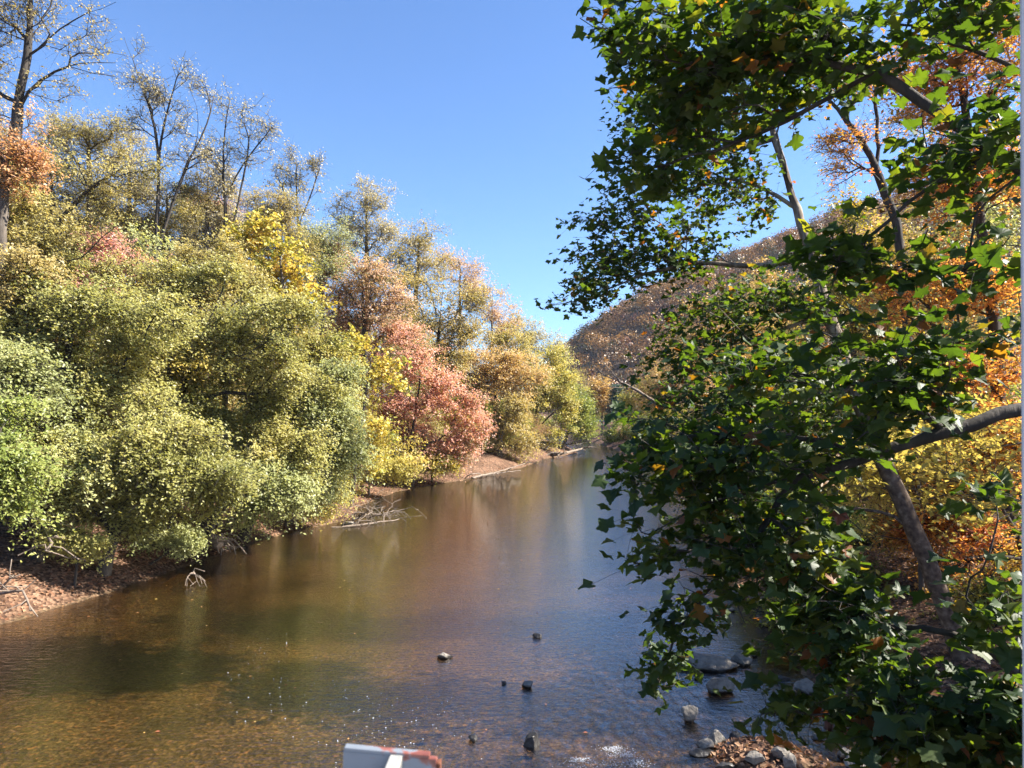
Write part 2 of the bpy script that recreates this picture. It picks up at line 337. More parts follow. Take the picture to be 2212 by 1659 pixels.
# lobed sycamore leaf outline (petiole end at the origin, tip along +x)
_ang = [(180,.12),(155,.34),(132,.62),(118,.58),(104,.55),(90,.66),(70,.93),(60,.80),(42,.64),(28,.72),(15,.86),(0,1.08)]
_half = [(math.cos(math.radians(a)) * r, math.sin(math.radians(a)) * r) for a, r in _ang]
_t = [_ang[0]]
for (a0, r0), (a1, r1) in zip(_ang[:-1], _ang[1:]):
    _t += [(a0 * .6 + a1 * .4, (r0 * .6 + r1 * .4) * .93), (a0 * .45 + a1 * .55, (r0 * .45 + r1 * .55) * 1.03), (a1, r1)]
_half = [(math.cos(math.radians(a)) * r, math.sin(math.radians(a)) * r) for a, r in _t]
LOBE = np.array(_half + [(x, -y) for x, y in _half[-2:0:-1]])
LOBE_S = np.array([(math.cos(math.radians(a)) * r, math.sin(math.radians(a)) * r) for a, r in _ang] + [(math.cos(math.radians(a)) * r, -math.sin(math.radians(a)) * r) for a, r in _ang[-2:0:-1]])
def lobed_leaves(name, pos, size, dirs, tint, mat, tilt=.7, lobe=LOBE):
    n = len(pos); k = len(lobe)
    nr = rand_units(n) * tilt; nr[:, 2] += 1; nr /= np.linalg.norm(nr, axis=1)[:, None]
    d = dirs + rand_units(n) * .7; d -= nr * np.sum(d * nr, 1)[:, None]; d /= np.linalg.norm(d, axis=1)[:, None] + 1e-9
    s_ = np.cross(nr, d); sz = (size * (.55 + .8 * rng.random(n)))[:, None, None]
    out = np.concatenate([[[.18, 0]], lobe]); x, y = out[:, 0], out[:, 1]
    droop = rng.random(n)[:, None] * .5 - .05; fold = (rng.random(n)[:, None] * .7 - .1); wav = rng.normal(size=(n, 1)) * .13
    z = -droop * (x[None] ** 2) + fold * np.abs(y)[None] * .55 + wav * np.sin(x * 5 + y * 4)[None]
    v = pos[:, None] + sz * (x[None, :, None] * d[:, None] + y[None, :, None] * s_[:, None] + z[..., None] * nr[:, None])
    tri = np.array([(0, 1 + i, 1 + (i + 1) % k) for i in range(k)])
    fs = (np.arange(n)[:, None, None] * (k + 1) + tri[None]).reshape(-1, 3)
    return quads_mesh(name, v.reshape(-1, 3), fs, tint=np.repeat(tint, k), mat=mat, smooth=True)

def grow(attr, lines, step=.6, path_w=.25, down=.6, wiggle=.06):
    """join every spray point to the nearest suitable point of the skeleton; returns nodes, parents"""
    P = []; par = []; plen = []; dirs = []
    for li, ln in enumerate(lines):
        ln = np.asarray(ln, float); pts = [ln[0]]
        for a, b in zip(ln[:-1], ln[1:]):
            m = max(1, int(np.linalg.norm(b - a) / step))
            for j in range(1, m + 1): pts.append(a + (b - a) * j / m)
        pts = np.array(pts)
        if len(pts) > 4:
            for _ in range(2): pts[1:-1] = .5 * pts[1:-1] + .25 * (pts[:-2] + pts[2:])
        if li == 0: prev = -1; s = 0
        else:
            prev = int(np.argmin(np.linalg.norm(np.array(P) - pts[0], axis=1))); s = 1 if len(pts) > 1 else 0
        for j in range(s, len(pts)):
            p = pts[j] + (rng.normal(size=3) * wiggle * .35 if (j > 0) else 0)
            plen.append(0 if prev < 0 else plen[prev] + np.linalg.norm(p - P[prev]))
            dd = (p - P[prev]) if prev >= 0 else np.array([0, 0, 1.]); dirs.append(dd / (np.linalg.norm(dd) + 1e-9))
            P.append(p); par.append(prev); prev = len(P) - 1
    cap = len(P) + len(attr) * 14 + 50
    A = np.zeros((cap, 3)); n = len(P); A[:n] = P; PL = np.zeros(cap); PL[:n] = plen; D = np.zeros((cap, 3)); D[:n] = dirs
    PAR = np.full(cap, -1); PAR[:n] = par
    d0 = np.min(np.linalg.norm(attr[:, None] - A[None, :n], axis=2), axis=1)
    ends = []
    zmin = A[0, 2] + .12 * (attr[:, 2].max() - A[0, 2])
    for i in np.argsort(d0):
        a = attr[i]; dv = a - A[:n]; d = np.linalg.norm(dv, axis=1)
        cost = d + path_w * PL[:n] + down * np.maximum(0, -dv[:, 2]) + np.where(A[:n, 2] < zmin, 3, 0) - .25 * np.sum(dv * D[:n], 1)
        j = int(np.argmin(cost)); L_ = d[j]; m = int(min(12, max(1, round(L_ / step))))
        c = A[j] + D[j] * L_ * .35 + np.array([0, 0, .12 * L_]); prev = j
        for q in range(1, m + 1):
            t = q / m; p = (1 - t) ** 2 * A[j] + 2 * t * (1 - t) * c + t * t * a
            if q < m: p = p + rng.normal(size=3) * wiggle * min(1, L_)
            dd = p - A[prev]; ln = np.linalg.norm(dd) + 1e-9
            A[n] = p; PAR[n] = prev; PL[n] = PL[prev] + ln; D[n] = dd / ln; prev = n; n += 1
        ends.append(prev)
    return A[:n], PAR[:n], D[:n], np.array(ends)

def wood_mesh(name, A, PAR, D, root_r, tip_r, mat, sides=5, min_draw=0.0, flare=1.35, extra=None):
    n = len(A); cnt = np.zeros(n); kids = np.zeros(n, int)
    for i in range(1, n): kids[PAR[i]] += 1
    cnt[kids == 0] = 1
    main = np.full(n, -1)
    for i in range(n - 1, 0, -1):
        cnt[PAR[i]] += cnt[i]
    best = np.zeros(n)
    for i in range(1, n):
        p = PAR[i]
        if cnt[i] > best[p]: best[p] = cnt[i]; main[p] = i
    p_ = max(1.6, math.log(max(cnt[0], 2)) / math.log(root_r / tip_r))
    r = tip_r * cnt ** (1 / p_)
    hgt = A[:, 2] - A[0, 2]; r = r * (1 + (flare - 1) * np.exp(-hgt / (root_r * 2.2)) * (r > .5 * root_r))
    ref = np.array([.31, .93, .17]); ref /= np.linalg.norm(ref)
    def ring(pos, d, rad):
        a = np.cross(d, ref); a /= np.linalg.norm(a, axis=1)[:, None] + 1e-9; b = np.cross(d, a)
        th = np.arange(sides) * 2 * math.pi / sides
        return pos[:, None] + rad[:, None, None] * (np.cos(th)[None, :, None] * a[:, None] + np.sin(th)[None, :, None] * b[:, None])
    Dn = D.copy(); mk = main >= 0; Dn[mk] = D[mk] + D[main[mk]]; Dn /= np.linalg.norm(Dn, axis=1)[:, None] + 1e-9
    R1 = ring(A, Dn, r)
    e = np.arange(1, n)
    if min_draw: e = e[r[1:] >= min_draw]
    side = main[PAR[e]] != e; se = e[side]
    R2 = ring(A[PAR[se]], D[se], r[se] * 1.05)
    base_i = PAR[e].copy(); base_i[side] = n + np.arange(len(se))
    v = np.concatenate([R1, R2]).reshape(-1, 3)
    k = np.arange(sides); k2 = (k + 1) % sides
    q = np.stack([base_i[:, None] * sides + k, base_i[:, None] * sides + k2, e[:, None] * sides + k2, e[:, None] * sides + k], 2).reshape(-1, 4)
    if extra is not None: q = np.concatenate([q, extra[1] + len(v)]); v = np.concatenate([v, extra[0]])
    return quads_mesh(name, v, q, smooth=True, mat=mat), r

def sample_blobs(blobs, n, gap_scale=2.5, gap=.0, seed=1):
    """blobs: (centre, radii); points crowd towards the outside and keep clear of noise gaps"""
    w_ = np.array([b[1][0] * b[1][1] * b[1][2] for b in blobs]) ** .85; w_ /= w_.sum(); out = []; have = 0
    while have < n:
        k = rng.choice(len(blobs), size=n, p=w_); u = rand_units(n) * (rng.random(n) ** .42)[:, None]
        c = np.array([blobs[i][0] for i in k]); r = np.array([blobs[i][1] for i in k]); p = c + u * r
        p = p[noise3(p, gap_scale, seed) > gap - 1.2 * rng.random(len(p)) ** 2]
        out.append(p); have += len(p)
    P = np.concatenate(out)[:n]; k = rng.random(n) < .16; c = P.mean(0); f = 1 + .22 * rng.random(n)
    P[k] = c + (P[k] - c) * f[k, None]
    return P

def sample_arches(blobs, n, gap, seed):
    """points strung along arching boughs that leave the middle of each blob and bend over outwards"""
    w_ = np.array([b[1][0] * b[1][1] * b[1][2] for b in blobs]) ** .8; w_ /= w_.sum(); per = 8; m = n // per + 1
    k = rng.choice(len(blobs), size=m, p=w_); c = np.array([blobs[i][0] for i in k]); r = np.array([blobs[i][1] for i in k])
    u = rand_units(m); u[:, 2] = u[:, 2] * .75 + .05
    o = c + u * r * .15; o[:, 2] -= r[:, 2] * .25
    e = c + u * r * (.8 + .45 * rng.random(m))[:, None]; e[:, 2] -= .12 * r[:, 2]
    L_ = np.linalg.norm(e - o, axis=1); mid = (o + e) / 2; mid[:, 2] += .3 * L_
    t = (.25 + .8 * rng.random((m, per)))[..., None]
    p = (1 - t) ** 2 * o[:, None] + 2 * t * (1 - t) * mid[:, None] + t * t * e[:, None] + rng.normal(size=(m, per, 3)) * .16
    return p.reshape(-1, 3)[:n]

def lumpy(bl, k=13, lo=.26, hi=.5):
    out = []
    for c, r in bl:
        for q in range(k):
            u = rand_units(1)[0] * (rng.random() ** .5) * .8
            f = lo + (hi - lo) * rng.random(); out.append((c + u * r, r * f * np.array([1.3, 1.3, .7])))
    return out
def px_blob(u, v, ru, rv, Y, rd=None):
    c = at(u, v, Y); s = Y / F; return (c, np.array([ru * s, rd if rd else .8 * (ru + rv) / 2 * s, rv * s]))

SEED = [100]
def make_tree(name, label, cat, pal, Y, base_u, blobs, lines=None, r=.2, tips=160, lpt=60, leaf=.12, spread=.45, up=.5, flat=.6,
              bark='bark', group=None, gap=-.1, gaps=2.6, base_Y=None, down=.6, tip_r=.012, aspect=.55, lobed=False, path_w=.25, bias=0., hang=0., min_draw=0, step=.6, arch=False):
    SEED[0] += 1; seed = SEED[0]
    bl = [px_blob(b[0], b[1], b[2], b[3], b[4] if len(b) > 4 else Y, b[5] if len(b) > 5 else None) for b in blobs]
    by = base_Y or Y
    if lines:
        L_ = [[at(p[0], p[1], p[2] if len(p) > 2 else Y) for p in ln] for ln in lines]
    else: L_ = []
    bx = (base_u - CX) / F * by
    for _ in range(60):
        sd_, si_ = river_sd(np.array([bx]), np.array([by]))
        if sd_[0] > .5: break
        bx += .25 * (si_[0] if si_[0] else 1)
    base = np.array([bx, by, hz(bx, by) - .15])
    if L_: L_[0] = [base] + L_[0]
    else:
        c = np.mean([b[0] for b in bl], axis=0); top = max(b[0][2] + .3 * b[1][2] for b in bl)
        mid = base * .55 + np.array([c[0], c[1], 0]) * .45; mid[2] = base[2] + .45 * (top - base[2]); mid[:2] += rng.normal(size=2) * .3
        L_ = [[base, mid, np.array([c[0], c[1], top])]]
    attr = sample_arches(bl, tips, gap, seed) if arch else sample_blobs(lumpy(bl), tips, gaps, gap, seed)
    L_ = [[np.asarray(p) - base for p in ln] for ln in L_]; attr = attr - base
    A, PAR, D, ends = grow(attr, L_, down=down, path_w=path_w, step=step)
    root = thing(name, base, label, cat, group)
    # leaves sit round the ends of the sprays and a little way back along them
    src = np.concatenate([ends, PAR[ends], ends]); src = src[src >= 0]
    n = tips * lpt; T = max(6, int(round(lpt / 7))); tk = np.repeat(ends, T)
    td = rand_units(len(tk)) * np.array([1, 1, flat]) + D[tk] * .7; td /= np.linalg.norm(td, axis=1)[:, None] + 1e-9
    tl = spread * 2.3 * (.45 + .8 * rng.random(len(tk))); dr = (.10 + .5 * hang) * tl
    q = rng.integers(0, len(tk), n); t = rng.random(n) ** .7; k = tk[q]
    pos = A[k] + td[q] * (tl[q] * t)[:, None] + rng.normal(size=(n, 3)) * leaf * .55
    pos[:, 2] -= dr[q] * t * t * (1 + hang)
    # the twigs themselves: thin three sided sticks in two bends
    tr_ = tip_r * .55; tv = []; nt_ = len(tk); th = np.arange(3) * 2.094
    a_, b_ = frames(td)
    off = (np.cos(th)[None, :, None] * a_[:, None] + np.sin(th)[None, :, None] * b_[:, None])
    for f_, rr in ((0., 1.), (.5, .8), (1., .4)):
        c_ = A[tk] + td * (tl * f_)[:, None]; c_[:, 2] -= dr * f_ * f_ * (1 + hang); tv.append(c_[:, None] + off * tr_ * rr)
    tv = np.concatenate(tv, 1).reshape(-1, 3)
    tq = np.array([(a + r_, a + (r_ + 1) % 3, a + 3 + (r_ + 1) % 3, a + 3 + r_) for a in (0, 3) for r_ in range(3)])
    tq = (np.arange(nt_)[:, None, None] * 9 + tq[None]).reshape(-1, 4)
    cl = noise3(A + base, 3.0, seed + 900)
    tint = np.clip(.46 + bias + .2 * cl[k] + rng.normal(size=n) * .14, 0, 1)
    wm, rad = wood_mesh('trunk', A, PAR, D, r, tip_r, M[bark], min_draw=min_draw, extra=(tv, tq))
    link('trunk', wm, root)
    if lobed: me = lobed_leaves('crown', pos, leaf, rand_units(n), tint, M[pal], tilt=.9, lobe=LOBE_S)
    else: me = leaf_quads('crown', pos, leaf, up, tint, M[pal], aspect, (.8, -.4) if base[0] < 5 else (-.2, -.1))
    link('crown', me, root)
    return root

LB = 'trees of the sunlit far bank'
# ---- sunlit green trees leaning out over the water
fr = dict(gaps=1.7, arch=True, group='leafy trees leaning over the water', leaf=.12, spread=.42, flat=.6, bark='darkbark', path_w=.18, down=.35, up=.7)
make_tree('elm_tree', 'broad olive green tree at the shore below the horizontal dark limb', 'tree', 'green', 27, 40,
          [(60,760,150,130),(200,700,150,110),(90,900,150,110),(250,850,150,120),(150,640,130,70),(310,690,120,80)], r=.24, tips=560, lpt=100, hang=.3, gap=.22, **fr)
make_tree('elm_tree', 'wide domed olive tree standing below the two dark forked trunks', 'tree', 'green', 31, 330,
          [(420,720,150,110),(540,700,130,100),(400,620,140,60),(640,790,120,110),(480,850,170,110),(600,660,100,60),(330,800,110,90)], r=.26, tips=620, lpt=100, hang=.25, gap=.22, bias=.05, **fr)
make_tree('elm_tree', 'grey green drooping tree whose twigs dip towards the water by the brush heap', 'tree', 'greygreen', 33, 560,
          [(650,900,130,110),(700,830,100,90),(560,960,130,90),(680,1010,110,80),(720,960,70,80),(620,1030,120,60),(700,1075,35,40),(715,1125,14,24)], r=.22, tips=560, lpt=100, hang=.35, gap=.22, **fr)
make_tree('elm_tree', 'shaggy green tree hanging low over the leaf covered bank', 'tree', 'green', 25, 230,
          [(280,1030,150,90),(200,1070,130,60),(380,1040,130,70),(330,960,130,80),(470,1030,100,60),(120,990,110,80),(300,1110,60,30),(500,1090,40,30)], r=.2, tips=520, lpt=95, hang=.28, gap=.22, bias=-.04, **fr)
make_tree('elm_tree', 'bright leafy young tree at the edge of the wood nearest the leaf bank', 'tree', 'fresh', 21.5, -40,
          [(10,1020,80,80),(30,1090,60,40),(-40,960,100,110)], r=.13, tips=170, lpt=90, hang=.25, leaf=.13, spread=.4, flat=.4, bark='darkbark', group='leafy trees leaning over the water')
make_tree('elm_tree', 'low pale green tree with trailing twigs above the tangled stump roots', 'tree', 'greygreen', 28.5, 420,
          [(480,1060,90,50),(560,1050,80,50),(520,1100,25,40),(610,1070,60,40)], r=.14, tips=230, lpt=85, hang=.3, gap=.22, **fr)
make_tree('elm_tree', 'dark green tree filling the shade between the domed olive trees', 'tree', 'fresh', 34, 300,
          [(300,930,170,110),(450,960,150,90),(180,820,120,100)], r=.2, tips=380, lpt=80, bias=-.06, **fr)
make_tree('elm_tree', 'olive gold leafy tree behind the domes between the red patches', 'tree', 'olive', 37, 420,
          [(330,620,110,60),(470,610,110,60),(380,800,160,100),(560,760,110,100)], r=.2, tips=380, lpt=75, **fr)
make_tree('elm_tree', 'green tree at the edge of view with branches over the leaf bank', 'tree', 'greygreen', 24, 90,
          [(60,950,120,90),(140,1020,90,60),(20,820,80,90)], r=.16, tips=290, lpt=85, hang=.25, gap=.22, bias=.05, **fr)
make_tree('elm_tree', 'olive tree at the shore between the shaggy tree and the drooping tree', 'tree', 'green', 30, 500,
          [(520,980,110,80),(590,1030,80,50),(450,1010,80,60),(610,960,80,80)], r=.15, tips=290, lpt=85, hang=.3, gap=.22, bias=.08, **fr)
make_tree('shore_shrub', 'low green shrub on the leaf bank beside the crooked dead branch', 'shrub', 'green', 23.5, 170, [(190,1185,35,22),(150,1165,40,22)], r=.04, tips=90, lpt=60, leaf=.1, spread=.25, bark='darkbark')
make_tree('shore_shrub', 'straggling shrub leaning off the bank over the water before the stump', 'shrub', 'greygreen', 27, 350, [(370,1160,45,26),(410,1175,30,18),(330,1165,35,22)], r=.04, tips=110, lpt=60, leaf=.1, spread=.25, bark='darkbark')
for lb, Y, bu, bl, pal, bi, tp in [
    ('pale green tree rising between the small crimson tree and the level dark limb', 36, 160, [(180,590,110,50),(90,610,110,60),(250,640,90,60)], 'green', .1, 330),
    ('straw coloured leafy tree behind the domes left of the yellow maple', 38, 470, [(450,560,90,50),(520,610,60,60),(400,590,60,40),(480,650,90,50)], 'olive', .05, 330),
    ('golden leafy patch of a tree among the green domes', 29.5, 380, [(330,760,70,50),(400,790,60,40)], 'yellowgreen', .1, 120),
    ('brown olive leafy tree just inside the edge of view above the leaf bank', 27, 10, [(20,650,70,60),(60,590,60,40)], 'brownolive', .15, 130),
    ('mottled gold tree behind the grey green drooping tree', 37, 690, [(690,770,70,60),(640,740,60,50),(730,820,50,50)], 'yellowgreen', 0., 200),
    ('olive tree covering the foot of the big grey oak', 31, -30, [(20,450,80,70),(15,385,50,50),(-20,520,90,80),(90,500,60,50),(20,580,90,50)], 'olive', 0., 330)]:
    make_tree('elm_tree', lb, 'tree', pal, Y, bu, bl, r=.16, tips=tp, lpt=70, bias=bi, gap=.12, **fr)
# ---- yellow large-leaved trees
make_tree('maple_tree', 'bright yellow maple glowing above the green domes', 'tree', 'yellow', 41, 640,
          [(570,520,55,50),(610,600,80,70),(540,600,60,60),(650,650,50,60),(590,680,80,50),(570,480,25,25),(640,560,40,40)], r=.17, tips=190, lpt=30, leaf=.14, spread=.5, lobed=True, gap=.05, bias=.02)
make_tree('maple_tree', 'slim yellow maple sprays hanging beside the coral red tree', 'tree', 'yellow', 46, 760,
          [(820,800,45,30),(850,830,25,30),(780,870,45,50),(800,940,40,60),(770,760,40,40),(810,1000,30,30)], r=.12, tips=110, lpt=24, leaf=.14, spread=.5, lobed=True, gap=.05)
make_tree('yellow_shrub', 'yellow shrub over the pale gravel bar', 'shrub', 'yellowgreen', 50, 830,
          [(800,1000,50,40),(850,1010,60,30),(760,1030,40,40)], r=.07, tips=120, lpt=70, leaf=.17, bias=.15)
make_tree('yellow_shrub', 'golden low shrub between the gravel bar and the coral tree', 'shrub', 'gold', 57, 930,
          [(900,1000,50,28),(950,1010,40,20),(860,985,40,30)], r=.07, tips=110, lpt=60, leaf=.18)
make_tree('yellow_shrub', 'yellow green shrub at the water under the grey green tree', 'shrub', 'yellowgreen', 36.5, 690,
          [(700,1070,45,40),(730,1040,35,40),(660,1100,40,30)], r=.07, tips=120, lpt=70, leaf=.13, bias=.12)
# ---- coral and pinkish trees
make_tree('maple_tree', 'coral red tree leaning to the river, the brightest red on the bank', 'tree', 'coral', 58, 880,
          [(960,850,55,60),(900,800,60,60),(985,920,55,60),(890,900,70,60),(950,970,70,45),(880,740,35,35),(1010,880,35,40),(840,870,50,50),(850,950,50,45)], r=.2, tips=400, lpt=72, leaf=.18, spread=.55, bark='darkbark', flat=.45)
make_tree('maple_tree', 'dusky pink maple rising behind the yellow maple', 'tree', 'pinkbrown', 61, 790,
          [(790,590,80,50),(740,630,60,60),(850,650,60,60),(800,690,80,50),(720,570,40,40)], r=.22, tips=260, lpt=60, leaf=.19, spread=.6, bark='darkbark', gap=.1)
make_tree('maple_tree', 'rose brown maple between the dusky pink and coral trees', 'tree', 'coral', 63, 840,
          [(800,760,60,50),(860,720,50,50),(760,710,50,50)], r=.2, tips=170, lpt=60, leaf=.19, spread=.6, bias=-.15)
make_tree('maple_tree', 'low reddish tree at the foot of the coral tree by the shore', 'tree', 'pinkbrown', 60, 960,
          [(960,1000,60,28),(1000,960,40,40),(900,960,60,40)], r=.1, tips=150, lpt=60, leaf=.18, spread=.5, bias=.05)
# ---- the receding row toward the bend
make_tree('oak_tree', 'olive gold tree with dark limbs above the coral tree', 'tree', 'brownolive', 74, 930,
          [(930,680,80,50),(990,720,60,60),(900,620,60,50),(960,760,70,50),(1010,660,50,50)], r=.3, tips=300, lpt=55, leaf=.22, spread=.7, bark='darkbark', gap=.1)
make_tree('oak_tree', 'tan orange tree past the coral tree', 'tree', 'tan', 82, 1060,
          [(1060,790,70,40),(1090,840,60,40),(1040,850,60,50),(1120,800,50,40),(1020,790,40,40)], r=.28, tips=280, lpt=60, leaf=.23, spread=.7)
make_tree('oak_tree', 'orange brown tree hanging to the water past the coral tree', 'tree', 'brownolive', 80, 1080,
          [(1090,930,60,50),(1060,960,60,30),(1110,890,50,50),(1130,960,40,40)], r=.24, tips=240, lpt=60, leaf=.22, spread=.6, bias=.12)
make_tree('willow_tree', 'leaning yellow green tree with one long bare limb over the bend', 'tree', 'yellowgreen', 98, 1130,
          [(1190,830,50,60),(1160,890,60,50),(1220,870,40,50),(1180,940,60,30),(1200,780,30,40)], r=.28, tips=300, lpt=65, leaf=.26, spread=.75, bark='darkbark', lines=[[(1140,950,98),(1190,895,97),(1240,860,96)]])
make_tree('willow_tree', 'fresh green tree at the point where the river bends', 'tree', 'fresh', 104, 1215,
          [(1250,870,32,40),(1255,920,28,30),(1235,900,30,50),(1240,840,18,20)], r=.24, tips=200, lpt=60, leaf=.28, spread=.8, bias=.05)
make_tree('oak_tree', 'thin pale yellow tree on the skyline before the bend', 'tree', 'straw', 108, 1160,
          [(1170,770,35,45),(1140,730,35,40),(1195,760,25,40),(1120,690,25,35)], r=.25, tips=180, lpt=45, leaf=.25, spread=.8, gap=.2)
make_tree('maple_tree', 'sparse pink brown crown on the skyline above the tan tree', 'tree', 'pinkbrown', 95, 1060,
          [(1070,670,45,40),(1080,720,50,40),(1040,640,25,30)], r=.25, tips=170, lpt=40, leaf=.23, spread=.8, gap=.25)
make_tree('maple_tree', 'lilac pink thin crown on the skyline beside the olive gold tree', 'tree', 'pinkbrown', 86, 1000,
          [(1000,590,45,40),(1010,630,45,30),(970,560,35,30)], r=.25, tips=160, lpt=32, leaf=.21, spread=.8, gap=.25, bias=.1)
make_tree('oak_tree', 'rusty olive tree with tall open crown on the skyline', 'tree', 'brownolive', 80, 880,
          [(900,550,60,50),(920,510,40,35),(870,590,60,50),(940,580,40,50)], r=.3, tips=240, lpt=45, leaf=.2, spread=.75, gap=.15, bark='darkbark')
make_tree('oak_tree', 'tall straw coloured tree standing highest behind the dusky pink maple', 'tree', 'straw', 70, 790,
          [(800,440,50,50),(770,480,50,50),(840,490,45,50),(800,530,70,40),(740,440,25,30)], r=.28, tips=260, lpt=45, leaf=.18, spread=.65, gap=.15)
make_tree('oak_tree', 'muted green tree beside the tall straw coloured tree', 'tree', 'greygreen', 76, 700,
          [(700,530,60,50),(660,560,50,60),(740,560,50,50)], r=.25, tips=200, lpt=50, leaf=.19, spread=.65, gap=.1)
make_tree('oak_tree', 'mottled olive tree under the sparse skyline crowns, past the tan tree', 'tree', 'olive', 92, 1110,
          [(1120,760,50,50),(1090,740,40,40),(1150,820,40,50)], r=.25, tips=180, lpt=50, leaf=.24, spread=.7)
# ---- tall thin trees against the sky
sp_ = dict(group='tall thin trees against the sky', gap=.3, flat=.8, down=.9, up=.2, step=.7)
make_tree('oak_tree', 'big grey oak with heavy limbs reaching over the rust coloured tree', 'tree', 'brownolive', 37, 20,
          [(60,30,90,100),(160,110,80,60),(120,190,80,40),(-60,80,100,160),(200,60,50,60),(230,150,40,30),(60,-120,150,100)],
          lines=[[(38,215),(55,150),(62,90),(66,0),(60,-110)], [(40,230),(85,165),(150,140),(210,130),(250,135)], [(55,130),(100,85),(160,40),(250,5)], [(62,80),(10,40),(-50,-10)], [(150,140),(200,160),(250,165)]],
          r=.28, tips=480, lpt=14, leaf=.14, spread=.4, bark='darkbark', tip_r=.012, **sp_)
make_tree('poplar_tree', 'tall forked thin tree, the highest crown left of the open sky', 'tree', 'straw', 44, 334,
          [(290,130,30,60),(330,190,60,80),(395,160,30,50),(380,260,60,60),(440,200,40,50),(470,160,30,30),(420,330,60,60),(300,270,40,50)],
          lines=[[(338,500),(342,400),(340,300),(322,230),(295,150),(268,80)], [(342,420),(346,300),(372,200),(402,110)], [(340,540),(372,440),(405,350),(450,270),(468,180)], [(372,440),(430,300),(425,230)], [(405,350),(440,330),(520,300)], [(350,530),(400,520),(440,500),(475,470)]],
          r=.15, tips=330, lpt=10, leaf=.13, spread=.35, bark='darkbark', **sp_)
make_tree('poplar_tree', 'twin stemmed thin tree behind the yellow maple', 'tree', 'straw', 48, 484,
          [(490,250,30,50),(540,260,40,40),(575,280,30,40),(520,330,50,50),(560,330,30,40),(470,330,40,50),(500,410,50,50)],
          lines=[[(487,500),(485,400),(480,330),(492,230),(498,215)], [(485,430),(520,360),(560,310),(592,270)], [(492,540),(515,440),(530,360),(538,300)]],
          r=.13, tips=240, lpt=10, leaf=.14, spread=.38, bark='darkbark', **sp_)
make_tree('poplar_tree', 'small vase shaped thin tree alone against the sky', 'tree', 'straw', 60, 650,
          [(610,370,25,25),(640,340,25,25),(680,360,22,30),(650,400,45,30),(600,400,20,25),(640,450,40,30)],
          lines=[[(648,520),(642,470),(640,400),(640,330)], [(642,480),(615,420),(600,380)], [(645,490),(668,430),(690,365)]],
          r=.11, tips=190, lpt=10, leaf=.17, spread=.45, bark='darkbark', **sp_)
make_tree('oak_tree', 'leaning tree with one dark limb lying level above the green domes', 'tree', 'olive', 34, 55,
          [(150,400,100,50),(240,380,70,40),(60,440,70,70),(190,480,60,40),(330,370,60,30),(90,350,80,50)],
          lines=[[(70,572),(85,560),(120,500),(155,440),(210,395),(270,355),(330,345)], [(72,570),(120,572),(178,562),(215,520),(245,478),(275,475)], [(85,565),(95,500),(120,440)], [(75,570),(60,500),(20,440)], [(245,520),(290,510),(340,560)]],
          r=.24, tips=300, lpt=24, leaf=.12, spread=.4, bark='darkbark', gap=.2, up=.4, flat=.6)
make_tree('maple_tree', 'rust orange tree in front of the big grey oak', 'tree', 'rustleaf', 28.5, -20,
          [(10,280,70,60),(40,330,60,60),(15,410,50,40),(-40,350,80,80),(70,380,40,40)], r=.2, tips=220, lpt=30, leaf=.13, spread=.4, gap=.1, bias=.1)
make_tree('maple_tree', 'small crimson tree below the dark forked trunks', 'tree', 'red', 38, 300,
          [(260,560,60,40),(310,590,60,35),(350,600,50,30),(230,520,40,40)], r=.12, tips=150, lpt=50, leaf=.13, spread=.4, bias=.08)
make_tree('maple_tree', 'crimson sparse crown behind the twin stemmed thin tree', 'tree', 'red', 62, 500,
          [(480,480,60,45),(530,470,50,45),(450,450,40,40)], r=.18, tips=170, lpt=36, leaf=.17, spread=.6, gap=.15)
make_tree('maple_tree', 'dull red tree showing through the green domes', 'tree', 'red', 35, 120,
          [(130,640,90,50),(60,600,80,50),(200,660,60,40)], r=.14, tips=170, lpt=45, leaf=.13, spread=.45, bias=-.05)
